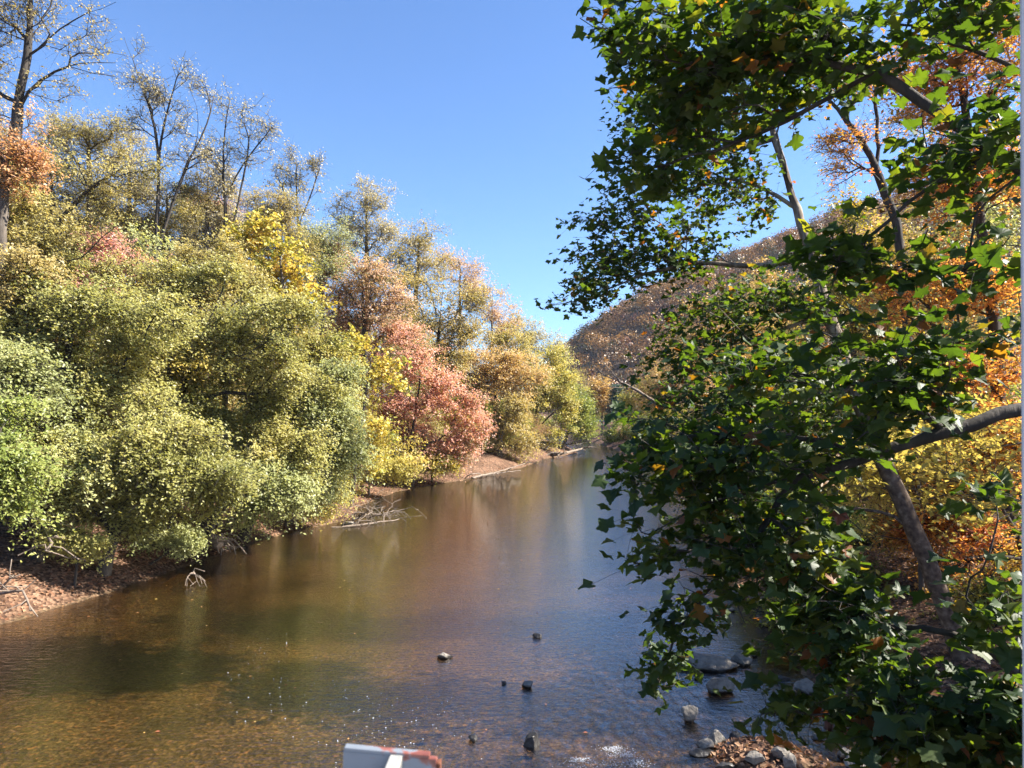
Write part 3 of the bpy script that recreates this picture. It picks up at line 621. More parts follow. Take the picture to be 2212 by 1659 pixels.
for lb, Y, bu, bl, pal, bi in [
    ('olive tree with fine twigs left of the tall forked tree', 46, 200, [(180,330,60,90),(240,300,50,70),(140,290,50,60),(200,420,80,60)], 'olive', .05),
    ('straw olive tree crossed by the long leaning limb', 50, 280, [(280,350,60,70),(310,430,60,70),(240,440,70,60)], 'straw', -.05),
    ('olive gold crown filling the gap under the leaning limb', 43, 150, [(150,500,100,60),(60,510,90,60),(230,520,60,50)], 'olive', 0.),
    ('yellow olive crown between the forked trunk and the twin stems', 54, 420, [(420,470,60,60),(390,550,60,50),(450,560,60,40)], 'olive', .02),
    ('brown olive crown behind the yellow maple', 56, 560, [(560,450,50,40),(520,560,50,60),(610,470,40,40)], 'brownolive', 0.),
    ('airy olive tree rising from behind the pale green tree', 47, 120, [(110,440,90,70),(60,480,80,60),(150,520,80,60)], 'straw', 0.),
    ('airy yellow olive tree just left of the tall forked stems', 48, 230, [(230,480,80,70),(280,530,80,60),(200,540,80,60)], 'olive', .02),
    ('airy brown olive tree between the tall forked stems', 49, 350, [(360,490,70,70),(320,540,70,60),(400,420,50,60)], 'brownolive', .05),
    ('airy straw tree just left of the twin stemmed thin tree', 50, 450, [(450,490,60,70),(420,540,60,50),(470,400,40,50)], 'straw', 0.),
    ('airy olive tree to the side of the vase shaped thin tree', 57, 600, [(600,500,60,60),(560,520,60,60),(640,550,50,60),(610,430,30,40)], 'olive', 0.),
    ('airy green olive tree beneath the vase shaped thin tree', 60, 690, [(690,580,60,60),(660,520,40,50),(720,510,40,50)], 'greygreen', 0.),
    ('mixed olive crown behind the rust orange tree', 44, 60, [(60,400,90,80),(-40,300,80,140),(100,300,60,60)], 'brownolive', 0.)]:
    make_tree('oak_tree', lb, 'tree', pal, Y, bu, bl, r=.22, tips=430, lpt=30, leaf=.13, spread=.5, gap=.1, bias=bi, group='olive trees in the wood', bark='bark')
# ---- pine
def make_pine(label, u, v_top, Y, hgt, pal='pine'):
    top = at(u, v_top, Y); z0 = hz(top[0], top[1]); H = top[2] - z0; base = np.array([top[0], top[1], z0])
    root = thing('pine_tree', base, label, 'tree'); A = [np.zeros(3)]; PAR = [-1]
    ks = 26
    for i in range(1, ks + 1): A.append(np.array([0, 0, H * i / ks])); PAR.append(i - 1)
    ends = []
    for i in range(9, ks):
        for q in range(6):
            th = rng.random() * 6.28; ln = (1 - i / ks) * H * .24 + .5; d = np.array([math.cos(th), math.sin(th), .05]); pr = i
            for s in range(1, 5):
                A.append(A[i] + d * ln * s / 4 + np.array([0, 0, .06 * ln * (s / 4) ** 2])); PAR.append(pr); pr = len(A) - 1; ends.append(pr)
    A = np.array(A); PAR = np.array(PAR); D = np.zeros_like(A); D[0] = (0, 0, 1)
    D[1:] = A[1:] - A[PAR[1:]]; D /= np.linalg.norm(D, axis=1)[:, None] + 1e-9
    wm, _ = wood_mesh('trunk', A, PAR, D, .25, .02, M['darkbark']); link('trunk', wm, root)
    n = len(ends) * 34; k = rng.choice(ends, size=n); pos = A[k] + rng.normal(size=(n, 3)) * np.array([.4, .4, .14])
    link('crown', leaf_quads('crown', pos, .34, .3, rng.random(n), M[pal], .22), root)
make_pine('blue green pine seen between the forked tree and twin stemmed tree', 400, 390, 72, 25)
make_pine('dark conifer at the bend beside the orange bush', 1332, 830, 140, 14)

# ------------------------------------------------------------------ deep wood: copies
def copy_tree(src, loc, rz, s, label, group):
    c = src.copy(); COL.objects.link(c); c.location = loc; c.rotation_euler = (0, 0, rz); c.scale = (s, s, s * random.uniform(.92, 1.1))
    c['label'] = label; c['group'] = group
    for ch in src.children:
        d = ch.copy(); COL.objects.link(d); d.parent = c
    return c
def world_tree(name, label, pal, loc, hgt, wid, **k):
    """a free standing tree described in metres"""
    x, y = loc; u = CX + x / y * F; s = F / y; z0 = hz(x, y)
    def bl(dx, dz, rx, rz, dy=0.): 
        d = np.array([x + dx, y + dy, z0 + dz - H_EYE]); yy = (-d[1] * sp + d[2] * cp) / (d[1] * cp + d[2] * sp); xx = d[0] / (d[1] * cp + d[2] * sp)
        return (CX + xx * F, CY - yy * F, rx * s, rz * s, y + dy, rx * .9)
    B = [bl(0, hgt * .72, wid * .7, hgt * .22), bl(-wid * .5, hgt * .55, wid * .55, hgt * .18, wid * .3), bl(wid * .5, hgt * .52, wid * .55, hgt * .18, -wid * .3), bl(0, hgt * .9, wid * .4, hgt * .1), bl(0, hgt * .4, wid * .6, hgt * .15)]
    return make_tree(name, label, 'tree', pal, y, u, B, **k)
deep = dict(r=.24, tips=200, lpt=40, leaf=.26, spread=.8, gap=.1)
LAB_D = 'half hidden tree deep in the wood behind the sunlit shore trees'; GRP_D = 'trees deep in the wood behind the shore trees'
P1 = world_tree('oak_tree', 'olive ' + LAB_D, 'olive', (-34, 62), 21, 5.2, group=GRP_D, **deep)
P2 = world_tree('oak_tree', 'brown olive ' + LAB_D, 'brownolive', (-26, 70), 22, 5.5, group=GRP_D, **deep)
P3 = world_tree('maple_tree', 'pinkish ' + LAB_D, 'pinkbrown', (-30, 84), 20, 5, group=GRP_D, **deep)
P4 = world_tree('oak_tree', 'grey green ' + LAB_D, 'greygreen', (-40, 50), 19, 5, group=GRP_D, **deep)
P5 = world_tree('oak_tree', 'tan ' + LAB_D, 'tan', (-14, 92), 20, 5, group=GRP_D, **deep)
PROT = [(P1, 'olive '), (P2, 'brown olive '), (P3, 'pinkish '), (P4, 'grey green '), (P5, 'tan ')]
spots = []
for k in range(700):
    y = random.uniform(40, 150); x = random.uniform(-75, 5)
    sd, side = river_sd(np.array([x]), np.array([y]))
    if sd[0] < 9 or side[0] > 0: continue
    if x < -.74 * y - 4: continue
    if any((x - a) ** 2 + (y - b) ** 2 < 30 for a, b in spots): continue
    spots.append((x, y))
for x, y in spots[:80]:
    src, nm = random.choice(PROT)
    copy_tree(src, (x, y, hz(x, y) - .1), random.uniform(0, 6.28), random.uniform(.62, .88) if y < 70 else random.uniform(.7, 1.0), nm + LAB_D, GRP_D)

LAB_U = 'undergrowth shrub in the shade among the trunks behind the shore trees'; GRP_U = 'undergrowth shrubs in the wood'
def shrub(label, pal, loc, h, **k):
    return world_tree('wood_shrub', label, pal, loc, h, h * .75, r=.06, tips=130, lpt=60, leaf=.16, spread=.5, gap=0., **k)
U1 = shrub('olive ' + LAB_U, 'olive', (-20, 40), 5.0, group=GRP_U)
U2 = shrub('green ' + LAB_U, 'fresh', (-22, 46), 4.2, group=GRP_U)
U3 = shrub('reddish ' + LAB_U, 'pinkbrown', (-17, 52), 4.6, group=GRP_U)
U4 = shrub('yellow green ' + LAB_U, 'yellowgreen', (-25, 36), 4.4, group=GRP_U)
for u_ in (U1, U2, U3, U4): u_['category'] = 'shrub'
UP = [(U1, 'olive '), (U2, 'green '), (U3, 'reddish '), (U4, 'yellow green ')]
us = []
for k in range(900):
    y = random.uniform(26, 120); x = random.uniform(-60, 2); sd, side = river_sd(np.array([x]), np.array([y]))
    if sd[0] < 2.5 or side[0] > 0 or x < -.72 * y - 2 or sd[0] > 16: continue
    if any((x - a) ** 2 + (y - b) ** 2 < 11 for a, b in us): continue
    us.append((x, y))
for x, y in us[:75]:
    src, nm = random.choice(UP); copy_tree(src, (x, y, hz(x, y) - .1), random.uniform(0, 6.28), random.uniform(.7, 1.35), nm + LAB_U, GRP_U)
ur = []
for k in range(900):
    y = random.uniform(17, 130); x = random.uniform(8, 60); sd, side = river_sd(np.array([x]), np.array([y]))
    if sd[0] < 1.5 or side[0] < 0 or x > .74 * y + 3 or sd[0] > 20: continue
    if any((x - a) ** 2 + (y - b) ** 2 < 14 for a, b in ur): continue
    ur.append((x, y))
for x, y in ur[:60]:
    src, nm = random.choice(UP); copy_tree(src, (x, y, hz(x, y) - .1), random.uniform(0, 6.28), random.uniform(.6, 1.2), nm + 'undergrowth shrub behind the leafy front of the shaded bank', 'undergrowth shrubs of the shaded bank')
# ------------------------------------------------------------------ right bank
def sycamore(label, base, blobs, lines, r, tips, lpt, leaf, spread, bark='sycbark', tip_r=.006, step=.4):
    SEED[0] += 1; base = np.asarray(base, float)
    bl = [(at(b[0], b[1], b[2]), np.array([b[3] * b[2] / F, b[5], b[4] * b[2] / F])) for b in blobs]
    attr = sample_blobs(bl, tips, 1.1, .15, SEED[0]) - base
    L_ = [[np.asarray(p, float) - base for p in ln] for ln in lines]
    A, PAR, D, ends = grow(attr, L_, step=step, down=.25, path_w=.16, wiggle=.05)
    root = thing('sycamore_tree', base, label, 'tree')
    src = np.concatenate([ends, PAR[ends]]); n = tips * lpt; k = rng.choice(src, size=n)
    pos = A[k] + rng.normal(size=(n, 3)) * spread * np.array([1, 1, .7])
    tint = np.clip(.4 + .12 * noise3(pos, 1.5, SEED[0]) + rng.normal(size=n) * .17, 0, .86); odd = rng.random(n) < .075
    tint[odd] = .86 + .14 * rng.random(odd.sum())
    dd = D[k] + np.array([0, 0, -.35])
    w_ = np.cross(pos - A[k], rand_units(n)); w_ *= (.0022 / (np.linalg.norm(w_, axis=1) + 1e-6))[:, None]; md = (A[k] + pos) / 2 + np.array([0, 0, .03])
    pv = np.stack([A[k] - w_, A[k] + w_, md + w_, md - w_, pos + w_, pos - w_], 1).reshape(-1, 3)
    pq = (np.arange(n)[:, None, None] * 6 + np.array([(0, 1, 2, 3), (3, 2, 4, 5)])[None]).reshape(-1, 4)
    wm, rad = wood_mesh('trunk', A, PAR, D, r, tip_r, M[bark], sides=8, extra=(pv, pq)); link('trunk', wm, root)
    link('crown', lobed_leaves('crown', pos, leaf, dd, tint, M['sycamore'], tilt=.75), root)
    return root
tb = at(2085, 1425, 15); tb[2] = hz(tb[0], tb[1]) - .1
sycamore('sycamore with the thick leaning trunk rising from the shaded bank', tb,
    [(1640,120,18.3,170,130,2.2),(1470,300,18.2,150,120,2),(1360,440,18,130,90,1.8),(1260,640,17.4,95,45,1.0),(1310,560,17.6,90,60,1.2),(1430,540,18,150,80,1.8),(1570,420,18.5,100,110,1.8),
     (1560,680,17,150,80,1.8),(1700,640,17,80,90,1.6),(1470,800,16.6,110,80,1.6),(1700,860,16,160,110,1.8),(1560,900,16,160,90,1.6),(1800,180,18,50,70,1.2),(1400,230,18.2,90,70,1.2),(1790,960,16.4,80,70,1.4),(1650,1080,15.5,150,100,1.5)],
    [[tb, at(2000,1200,15.2), at(1910,1000,15.5), at(1845,840,16), at(1785,665,16.6), at(1722,450,17.4), at(1672,300,18), at(1640,150,18.4), at(1630,40,18.6)],
     [at(1750,560,17), at(1660,575,17.2), at(1500,567,17.5), at(1390,590,17.6), at(1280,640,17.5)], [at(1715,440,17.5), at(1640,400,17.8), at(1560,385,18)],
     [at(1722,450,17.4), at(1700,380,17.6), at(1670,260,18)], [at(1672,300,18), at(1580,330,18), at(1450,320,18)], [at(1845,840,16), at(1700,860,16), at(1560,880,16)], [at(1790,680,16.6), at(1650,720,16.8), at(1500,780,16.7)]],
    r=.18, tips=720, lpt=17, leaf=.105, spread=.22)
b2 = np.array([8.8, 6.6, hz(8.8, 6.6) - .1])
sycamore('near sycamore whose big dark leaves hang across the top of the sky', b2,
    [(1400,90,8.2,120,90,1.0),(1560,70,8,150,90,1.2),(1750,60,7.5,170,90,1.3),(2000,70,7,130,90,1.3),(1330,350,8.6,70,40,.5),(1300,40,8.3,60,50,.5),(1600,230,8.6,150,90,1.1),(2140,300,6.6,80,90,1.2),(1950,390,7,80,80,1.0),(1470,200,8.6,100,70,.8),
     (1440,380,8.7,70,40,.6),(1860,560,7,110,80,.9),(2120,560,6.6,80,60,1.0)],
    [[b2, b2 + (-.3, .1, 4), np.array([7.6, 6.8, 8]), np.array([6.6, 7, 11])], [np.array([7.9, 6.8, 6.6]), at(2150,330,6.8), at(1900,150,7.3), at(1650,120,8), at(1420,110,8.3), at(1290,60,8.4)],
     [np.array([7.6, 6.8, 8]), at(2000,60,7), at(1750,20,7.6)], [at(2150,330,6.8), at(1960,430,7), at(1820,560,7.1)], [at(1900,150,7.3), at(1650,290,8.3), at(1440,360,8.7), at(1300,350,8.7)]],
    r=.065, tips=380, lpt=7, leaf=.112, spread=.17, bark='darkbark', tip_r=.005, step=.25)
b3 = np.array([8.0, 8.0, hz(8.0, 8.0) - .1])
sycamore('near sycamore reaching one thick dark limb low across the river', b3,
    [(1600,800,9,170,80,1.2),(1830,780,7.4,170,110,1.2),(2090,760,7,90,70,1.0),(1480,930,8.4,130,90,1.1),(1720,950,7.6,170,100,1.2),(1960,860,7,130,60,1.0),(1420,1030,8.2,100,70,.8),(1560,1060,8,140,80,1.0),(1480,1150,8,110,60,.7),(1660,1180,7.8,150,80,.9),
     (1380,1225,7.6,55,35,.4),(1480,1330,8.2,90,60,.7),(1420,1450,8.6,55,50,.4),(1560,1250,8,100,50,.6),(1740,1130,7.4,90,80,1.0)],
    [[b3, b3 + (-.2, 0, 2.5), np.array([7.2, 8, 5.6]), np.array([6.6, 8, 8.2])], [np.array([7.2, 8, 5.6]), at(2212,872,7.6), at(2050,930,7.6), at(1900,985,7.7), at(1720,1030,7.9), at(1520,1090,8.1), at(1400,1150,8.1)],
     [at(2050,930,7.6), at(1880,830,7.6), at(1650,800,8.8)], [at(1900,985,7.7), at(1720,940,7.8), at(1480,930,8.4)], [at(1720,1030,7.9), at(1600,1200,8), at(1480,1330,8.2), at(1420,1440,8.5)]],
    r=.075, tips=380, lpt=7, leaf=.108, spread=.17, bark='darkbark', tip_r=.005, step=.25)
b4 = np.array([7.0, 7.2, hz(7.0, 7.2) - .1])
sycamore('young sycamore spreading big leaves over the shaded lower corner of the bank', b4,
    [(2160,1080,6.6,50,70,.7),(2175,1340,6,45,90,.7),(1770,1290,7.4,90,70,.8),(2000,1520,6.4,150,80,.8),(2150,1560,6,80,90,.6),(1780,1370,7.8,120,70,.8),(1860,1590,6.6,110,60,.6),(1720,1545,7.4,70,25,.3),(2060,1640,6.2,130,40,.5)],
    [[b4, b4 + (-.1, 0, 1.2), b4 + (-.5, 0, 2.4), b4 + (-.8, 0, 4.2)], [b4 + (-.3, 0, 1.8), at(2080,1560,6.5), at(1880,1560,6.9), at(1660,1525,7.5)], [b4 + (-.5, 0, 2.4), at(2060,1360,6.6), at(1850,1340,7.4)]],
    r=.09, tips=280, lpt=7, leaf=.115, spread=.17, bark='darkbark', tip_r=.004, step=.22)

RB = dict(bark='darkbark')
make_tree('maple_tree', 'blazing orange and yellow maple filling the sky behind the big leaves', 'tree', 'blaze', 22, 2170,
          [(2050,150,130,120),(2120,350,140,140),(2020,420,110,120),(2100,620,160,130),(2180,100,120,150),(1960,640,90,90),(2060,820,150,100),(2150,950,140,90),(1980,260,60,60)], r=.24, tips=520, lpt=70, leaf=.13, spread=.4, group=None, gap=.0, up=.4, bark='darkbark')
make_tree('maple_tree', 'orange red maple low behind the thick leaning trunk', 'tree', 'blaze', 20, 2230,
          [(2080,1040,140,80),(2150,1200,120,80),(1980,1120,90,90),(2040,1260,110,60),(2150,960,90,70)], r=.12, tips=330, lpt=60, leaf=.12, spread=.35, gap=.05, bias=.05, **RB)
make_tree('maple_tree', 'thin orange tree with a bare slanting limb against the sky', 'tree', 'blaze', 32, 1960,
          [(1830,180,60,80),(1780,150,40,60),(1880,300,60,70),(1820,330,60,60),(1900,130,50,80)], lines=[[(1960,700),(1940,480),(1870,310),(1790,215),(1740,150)], [(1900,350),(1890,200),(1900,80)]], r=.2, tips=240, lpt=16, leaf=.14, spread=.4, gap=.2, **RB)
make_tree('oak_tree', 'pale gold tree with grey stems behind the leaning trunk', 'tree', 'gold', 36, 1870,
          [(1860,560,70,80),(1800,650,70,70),(1900,680,60,80),(1840,470,40,50)], r=.2, tips=230, lpt=45, leaf=.17, spread=.5, gap=.1)
make_tree('oak_tree', 'gold green tree on the bank behind the sycamore crown', 'tree', 'understory', 30, 1800,
          [(1780,850,110,80),(1900,900,90,90),(1700,950,90,70),(1850,1000,110,70)], r=.18, tips=260, lpt=60, leaf=.15, spread=.45, bias=-.1)
for lb, Y, bu, bl, pal, bi in [
    ('tan orange tree on the shaded bank in front of the hill', 62, 1600, [(1560,660,80,60),(1620,720,80,70),(1500,720,70,60),(1560,790,90,60),(1640,620,50,50)], 'tan', 0.),
    ('orange tan tree lower down in front of the hill by the bend', 84, 1500, [(1460,790,60,50),(1430,850,60,40),(1500,860,60,50),(1520,780,50,50)], 'tan', -.05),
    ('soft yellow green tree at the bend opposite the fresh green tree', 112, 1420, [(1400,860,45,40),(1390,910,45,30),(1440,900,40,40),(1370,880,25,30)], 'yellowgreen', 0.),
    ('orange brown bush left of the dark conifer at the bend', 150, 1300, [(1296,850,16,26),(1310,875,14,16)], 'tan', 0.),
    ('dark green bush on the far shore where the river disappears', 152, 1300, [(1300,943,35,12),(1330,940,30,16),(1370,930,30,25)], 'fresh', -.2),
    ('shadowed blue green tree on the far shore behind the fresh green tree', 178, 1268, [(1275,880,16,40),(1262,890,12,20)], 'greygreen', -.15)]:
    make_tree('oak_tree', lb, 'tree', pal, Y, bu, bl, r=.24, tips=210, lpt=55, leaf=.0024 * Y + .04, spread=.0065 * Y + .1, gap=.05, bias=bi, group='trees of the shaded bank towards the bend')
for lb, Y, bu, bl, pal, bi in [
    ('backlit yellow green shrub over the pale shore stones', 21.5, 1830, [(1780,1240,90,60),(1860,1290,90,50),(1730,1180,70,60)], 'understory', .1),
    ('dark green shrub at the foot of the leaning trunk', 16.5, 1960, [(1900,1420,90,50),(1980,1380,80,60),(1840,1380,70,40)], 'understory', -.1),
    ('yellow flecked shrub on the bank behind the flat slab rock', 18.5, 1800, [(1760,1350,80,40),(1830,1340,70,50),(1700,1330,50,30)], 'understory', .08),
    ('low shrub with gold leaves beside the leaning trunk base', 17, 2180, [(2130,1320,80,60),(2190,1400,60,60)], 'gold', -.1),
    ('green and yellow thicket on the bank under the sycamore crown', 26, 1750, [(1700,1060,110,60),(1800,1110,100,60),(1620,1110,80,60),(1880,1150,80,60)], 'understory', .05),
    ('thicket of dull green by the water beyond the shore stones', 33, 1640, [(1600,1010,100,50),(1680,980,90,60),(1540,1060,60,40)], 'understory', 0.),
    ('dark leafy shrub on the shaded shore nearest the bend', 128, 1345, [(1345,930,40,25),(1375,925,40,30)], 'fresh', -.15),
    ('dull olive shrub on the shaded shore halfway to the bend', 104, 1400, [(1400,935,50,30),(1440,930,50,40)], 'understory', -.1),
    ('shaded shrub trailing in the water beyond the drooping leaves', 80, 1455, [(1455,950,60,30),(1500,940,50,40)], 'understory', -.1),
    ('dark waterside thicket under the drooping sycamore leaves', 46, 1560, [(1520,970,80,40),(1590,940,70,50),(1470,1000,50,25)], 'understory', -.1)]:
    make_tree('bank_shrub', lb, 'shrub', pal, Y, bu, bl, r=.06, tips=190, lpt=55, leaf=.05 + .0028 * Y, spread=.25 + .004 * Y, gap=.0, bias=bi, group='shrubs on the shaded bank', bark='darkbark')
GRP_R = 'trees further back on the shaded bank'
for k, (x, y, s) in enumerate([(16,10.5,.62),(21,15.5,.75),(19,3,.7),(21,37,.7),(27,42,.85),(22,48,.75),(29,56,.9),(26,72,.85),(31,90,.9),(36,66,.95),(33,46,.9),(32,112,.9),(40,130,.9),(36,150,.9),(38,40,.8),(42,52,.85),(48,160,.95),(34,178,.8),(18,190,.75),(6,196,.75),(-10,205,.8)]):
    src, nm = PROT[(k * 2) % 5]
    copy_tree(src, (x, y, hz(x, y) - .1), k * 1.3, s, nm + 'tree half hidden behind the leafy front of the shaded bank', GRP_R)

# the wood on the hill: one mass
def hill_wood():
    pts = []; 
    px = rng.random(12000) * 460 - 60; py = 200 + rng.random(12000) * 300
    hgt = hill_h(px, py); keep = (hgt > 1.5) & (hgt < 128)
    px, py, hgt = px[keep], py[keep], hgt[keep]
    # thin out by a coarse grid so crowns stand apart
    key = (np.floor(px / 6.6) * 1000 + np.floor(py / 6.6)).astype(int); _, idx = np.unique(key, return_index=True)
    px, py, hgt = px[idx], py[idx], hgt[idx]; n = len(px); per = 200
    rad = 3.8 + 2.4 * rng.random(n); ht = 9 + 6 * rng.random(n)
    u = rand_units(n * per).reshape(n, per, 3); u[:, :, 2] = np.abs(u[:, :, 2]) * 1.0 - .25
    lump = 1 + .25 * np.sin(u[:, :, 0] * 5 + rng.random((n, 1)) * 6) * np.cos(u[:, :, 1] * 5 + rng.random((n, 1)) * 6)
    r = (.65 + .4 * rng.random((n, per))) * lump
    c = np.stack([px, py, hgt + ht * .42], 1)
    pos = c[:, None] + u * r[..., None] * np.stack([rad, rad, ht * .42], 1)[:, None]
    base = np.clip(rng.random((n, 1)) * 1.1 - .05, 0, 1); tint = np.clip(base + rng.normal(size=(n, per)) * .1, 0, 1)
    return leaf_quads('hill_wood', pos.reshape(-1, 3), .85, .35, tint.ravel(), M['hillwood'], .7, nrm=u.reshape(-1, 3))
o = link('hillside_wood', hill_wood()); tag(o, 'distant autumn wood covering the shaded hill beyond the bend', 'wood', kind='stuff')

# ------------------------------------------------------------------ rocks
def rock_mesh(sx, sy, sz, seed, mat, sharp=.5):
    import bmesh
    r = np.random.default_rng(seed); bm = bmesh.new(); bmesh.ops.create_icosphere(bm, subdivisions=4, radius=1)
    v = np.array([x.co[:] for x in bm.verts]); v /= np.linalg.norm(v, axis=1)[:, None]
    rad = np.full(len(v), 1.25)                       # cut by random planes: flat faces and edges
    for _ in range(13):
        d = r.normal(size=3); d /= np.linalg.norm(d); h = .58 + .4 * r.random(); c = v @ d
        rad = np.minimum(rad, np.where(c > .02, h / np.maximum(c, .02), 9))
    rad *= 1 + .035 * noise3(v, .7, seed + 1) + .02 * noise3(v, .22, seed + 2)
    v = v * rad[:, None] * np.array([sx, sy, sz])
    for bv, c in zip(bm.verts, v): bv.co = c
    me = bpy.data.meshes.new('rock'); bm.to_mesh(me); bm.free(); me.materials.append(mat)
    me.polygons.foreach_set('use_smooth', [True] * len(me.polygons))
    try: me.set_sharp_from_angle(angle=math.radians(32))
    except Exception: pass
    return me
def put_rock(u, v, wpx, hpx, label, mat='rock', rz=0., tilt=(0, 0), depth=.8, seed=0, z=0., name='rock'):
    """u,v: the foot of the rock on the water; wpx,hpx: its size in the photograph"""
    p = gp(u, v, z); s = p[1] / F; w_ = wpx * s / 2; h_ = hpx * s / 2 * 1.05
    o = link(name, rock_mesh(w_, w_ * depth, h_ * 1.15, seed, M[mat])); o.location = (p[0], p[1] + w_ * depth * .6, z + h_ * (.35 if mat == 'darkrock' else .6))
    o.rotation_euler = (tilt[0], tilt[1], rz); tag(o, label, 'rock', 'rocks in the shallows'); return o
RK = [
 (960,1424,30,14,'pale flat rock alone in the brown shallows','rock',.1,(0,.05),.7,1),
 (1163,1377,22,10,'small dark rock breaking the blue ripples upstream','darkrock',.3,(0,0),.7,2),
 (1138,1487,28,15,'small grey rock amid the blue riffle beside floating leaves','rock',.2,(0,0),.8,3),
 (1088,1479,15,9,'little brown stone just left of the small grey riffle rock','darkrock',.5,(0,0),.8,4),
 (1150,1615,38,32,'black wet rock standing in the riffle near the foam','darkrock',.2,(0,0),.9,5),
 (1023,1600,20,14,'small grey stone left of the black wet rock','darkrock',.2,(0,0),.9,6),
 (1538,1446,116,34,'long flat slab of rock under the hanging leaf tips','rock',-.12,(0,.06),.5,7),
 (1608,1436,44,26,'layered broken rock at the end of the long slab','rock',.2,(.1,.1),.8,8),
 (1631,1420,16,14,'tiny pale stone behind the layered broken rock','rock',.2,(0,.2),.8,9),
 (1512,1466,22,14,'small half sunk grey stone in front of the long slab','darkrock',.2,(0,0),.8,10),
 (1553,1500,66,40,'pale wedge shaped rock with its high end away from the stream','rock',.15,(.12,-.32),.55,11),
 (1491,1562,34,40,'upright grey block of rock standing in the blue water','rock',.1,(.1,0),.75,12),
 (1548,1612,42,32,'rounded grey rock at the tip of the leafy bar','rock',.3,(0,.35),.8,13),
 (1522,1622,36,24,'grey rock leaning against the rounded rock at the bar tip','rock',-.2,(0,-.2),.8,14),
 (1590,1600,28,22,'dark capped rock behind the leafy bar','darkrock',.2,(.2,0),.8,15),
 (1520,1634,46,14,'low flat stone awash in front of the leafy bar','darkrock',.1,(0,0),.6,16),
 (1634,1645,52,18,'long pale loaf shaped stone on the leafy bar','rock',-.08,(0,0),.5,17),
 (1690,1640,36,20,'grey slab stone beyond the loaf shaped stone','rock',.2,(.1,.1),.8,18),
 (1712,1658,30,26,'pale blocky stone next to the grey slab on the bar','rock',.6,(.2,.2),.9,19),
 (1566,1662,40,14,'dark flat stone sunk before the loaf shaped stone','darkrock',.1,(0,.1),.7,20),
 (1660,1352,42,30,'pale block of rock on the shore in front of the thicket','rock',.25,(.1,.1),.9,21),
 (1690,1336,36,18,'flat grey rock behind the pale shore block','rock',.2,(0,.1),.9,22),
 (1590,1290,44,16,'flat pale shore stone furthest up the shaded bank','rock',.1,(0,.05),.8,23),
 (1640,1300,40,14,'flat dark grey shore stone past the furthest pale one','rock',.2,(0,0),.8,24),
 (1570,1322,30,9,'thin stone at the waterline of the shaded shore','rock',.2,(0,0),.8,25),
 (1740,1498,44,26,'bleached rock on the sunlit patch of leaf covered shore','rock',.3,(.1,.1),.9,26),
 (1800,1512,40,24,'bleached rock above the two rusty iron posts','rock',.1,(0,.1),.9,27),
 (1690,1470,34,12,'low grey stone at the shore before the bleached rock','darkrock',.3,(0,0),.8,28),
 (1830,1640,40,20,'pale stone at the foot of the young sycamore','rock',.3,(0,0),.9,29),
 (1770,1600,26,12,'small pale stones of two in the brown backwater','rock',.3,(0,0),.9,30),
 (1860,1665,46,24,'grey stone low at the edge of the shaded corner','rock',.3,(0,.1),.9,31),
 (752,1135,30,10,'white flat stone at the shore below the grey brush heap','rock',.1,(0,0),.6,32),
]
for u, v, wp, hp, lb, mt, rz, tl, dp, sd in RK:
    p = gp(u, v); z = max(0, hz(p[0], p[1]) if hz(p[0], p[1]) > 0 else 0)
    put_rock(u, v, wp, hp, lb, mt, rz, tl, dp, sd * 13, z=z * .8)

# ------------------------------------------------------------------ driftwood, brush, stump
def twiggy(name, label, cat, lines, r, tip, mat, group=None, extra=0, spreadv=.5, sides=6):
    base = np.asarray(lines[0][0], float); L_ = [[np.asarray(p, float) - base for p in ln] for ln in lines]
    if extra:
        allp = np.concatenate([np.array(ln) for ln in L_]); attr = allp[rng.integers(0, len(allp), extra)] + rng.normal(size=(extra, 3)) * np.array([spreadv, spreadv, spreadv * .6])
        attr[:, 2] = np.maximum(attr[:, 2], -base[2] + .02)
    else: attr = L_[0][-1][None] + .01
    A, PAR, D, ends = grow(attr, L_, step=.3, wiggle=.05, down=.2, path_w=.1)
    me, _ = wood_mesh(name, A, PAR, D, r, tip, M[mat], sides=sides, flare=1.0)
    o = link(name, me, loc=base); return tag(o, label, cat, group)
def G(u, v, z=.05): return gp(u, v, z)
twiggy('driftwood_log', 'long bare driftwood log lying out over the water past the gravel bar', 'log', [[G(1020,1032,.15), G(1070,1021,.3), at(1135,1001,75)]], .22, .05, 'driftwood', extra=6)
twiggy('driftwood_log', 'low driftwood pole beside the long bare log at the waterline', 'log', [[G(1040,1027,.05), G(1085,1021,.1), G(1125,1016,.1)]], .12, .04, 'driftwood', extra=4)
twiggy('driftwood_log', 'grey drift trunk on the spit below the fresh green tree', 'log', [[G(1180,982,.3), G(1215,980,.5), at(1255,970,104)]], .3, .06, 'driftwood', extra=14, spreadv=1.2)
twiggy('dead_branch', 'tangle of dead branches stacked on the spit at the bend', 'branch', [[G(1165,978,.6), at(1200,966,105), at(1250,955,106)], [at(1180,972,105), at(1215,960,105), at(1230,948,106)], [at(1200,966,105), at(1240,975,104)]], .2, .03, 'bark', extra=70, spreadv=1.5)
twiggy('brush_heap', 'grey heap of washed up twigs on the shore by the white stone', 'brush heap', [[G(762,1122,.1), G(800,1112,.25), G(858,1118,.08)], [G(775,1118,.1), G(800,1100,.9), G(830,1095,.9)], [G(790,1120,.1), G(820,1112,.5), G(850,1110,.5)]], .07, .012, 'driftwood', extra=170, spreadv=.7)
twiggy('driftwood_log', 'slender drift pole at the foot of the grey brush heap', 'log', [[G(740,1138,.05), G(800,1131,.1), G(862,1122,.06)]], .08, .03, 'driftwood', extra=3)
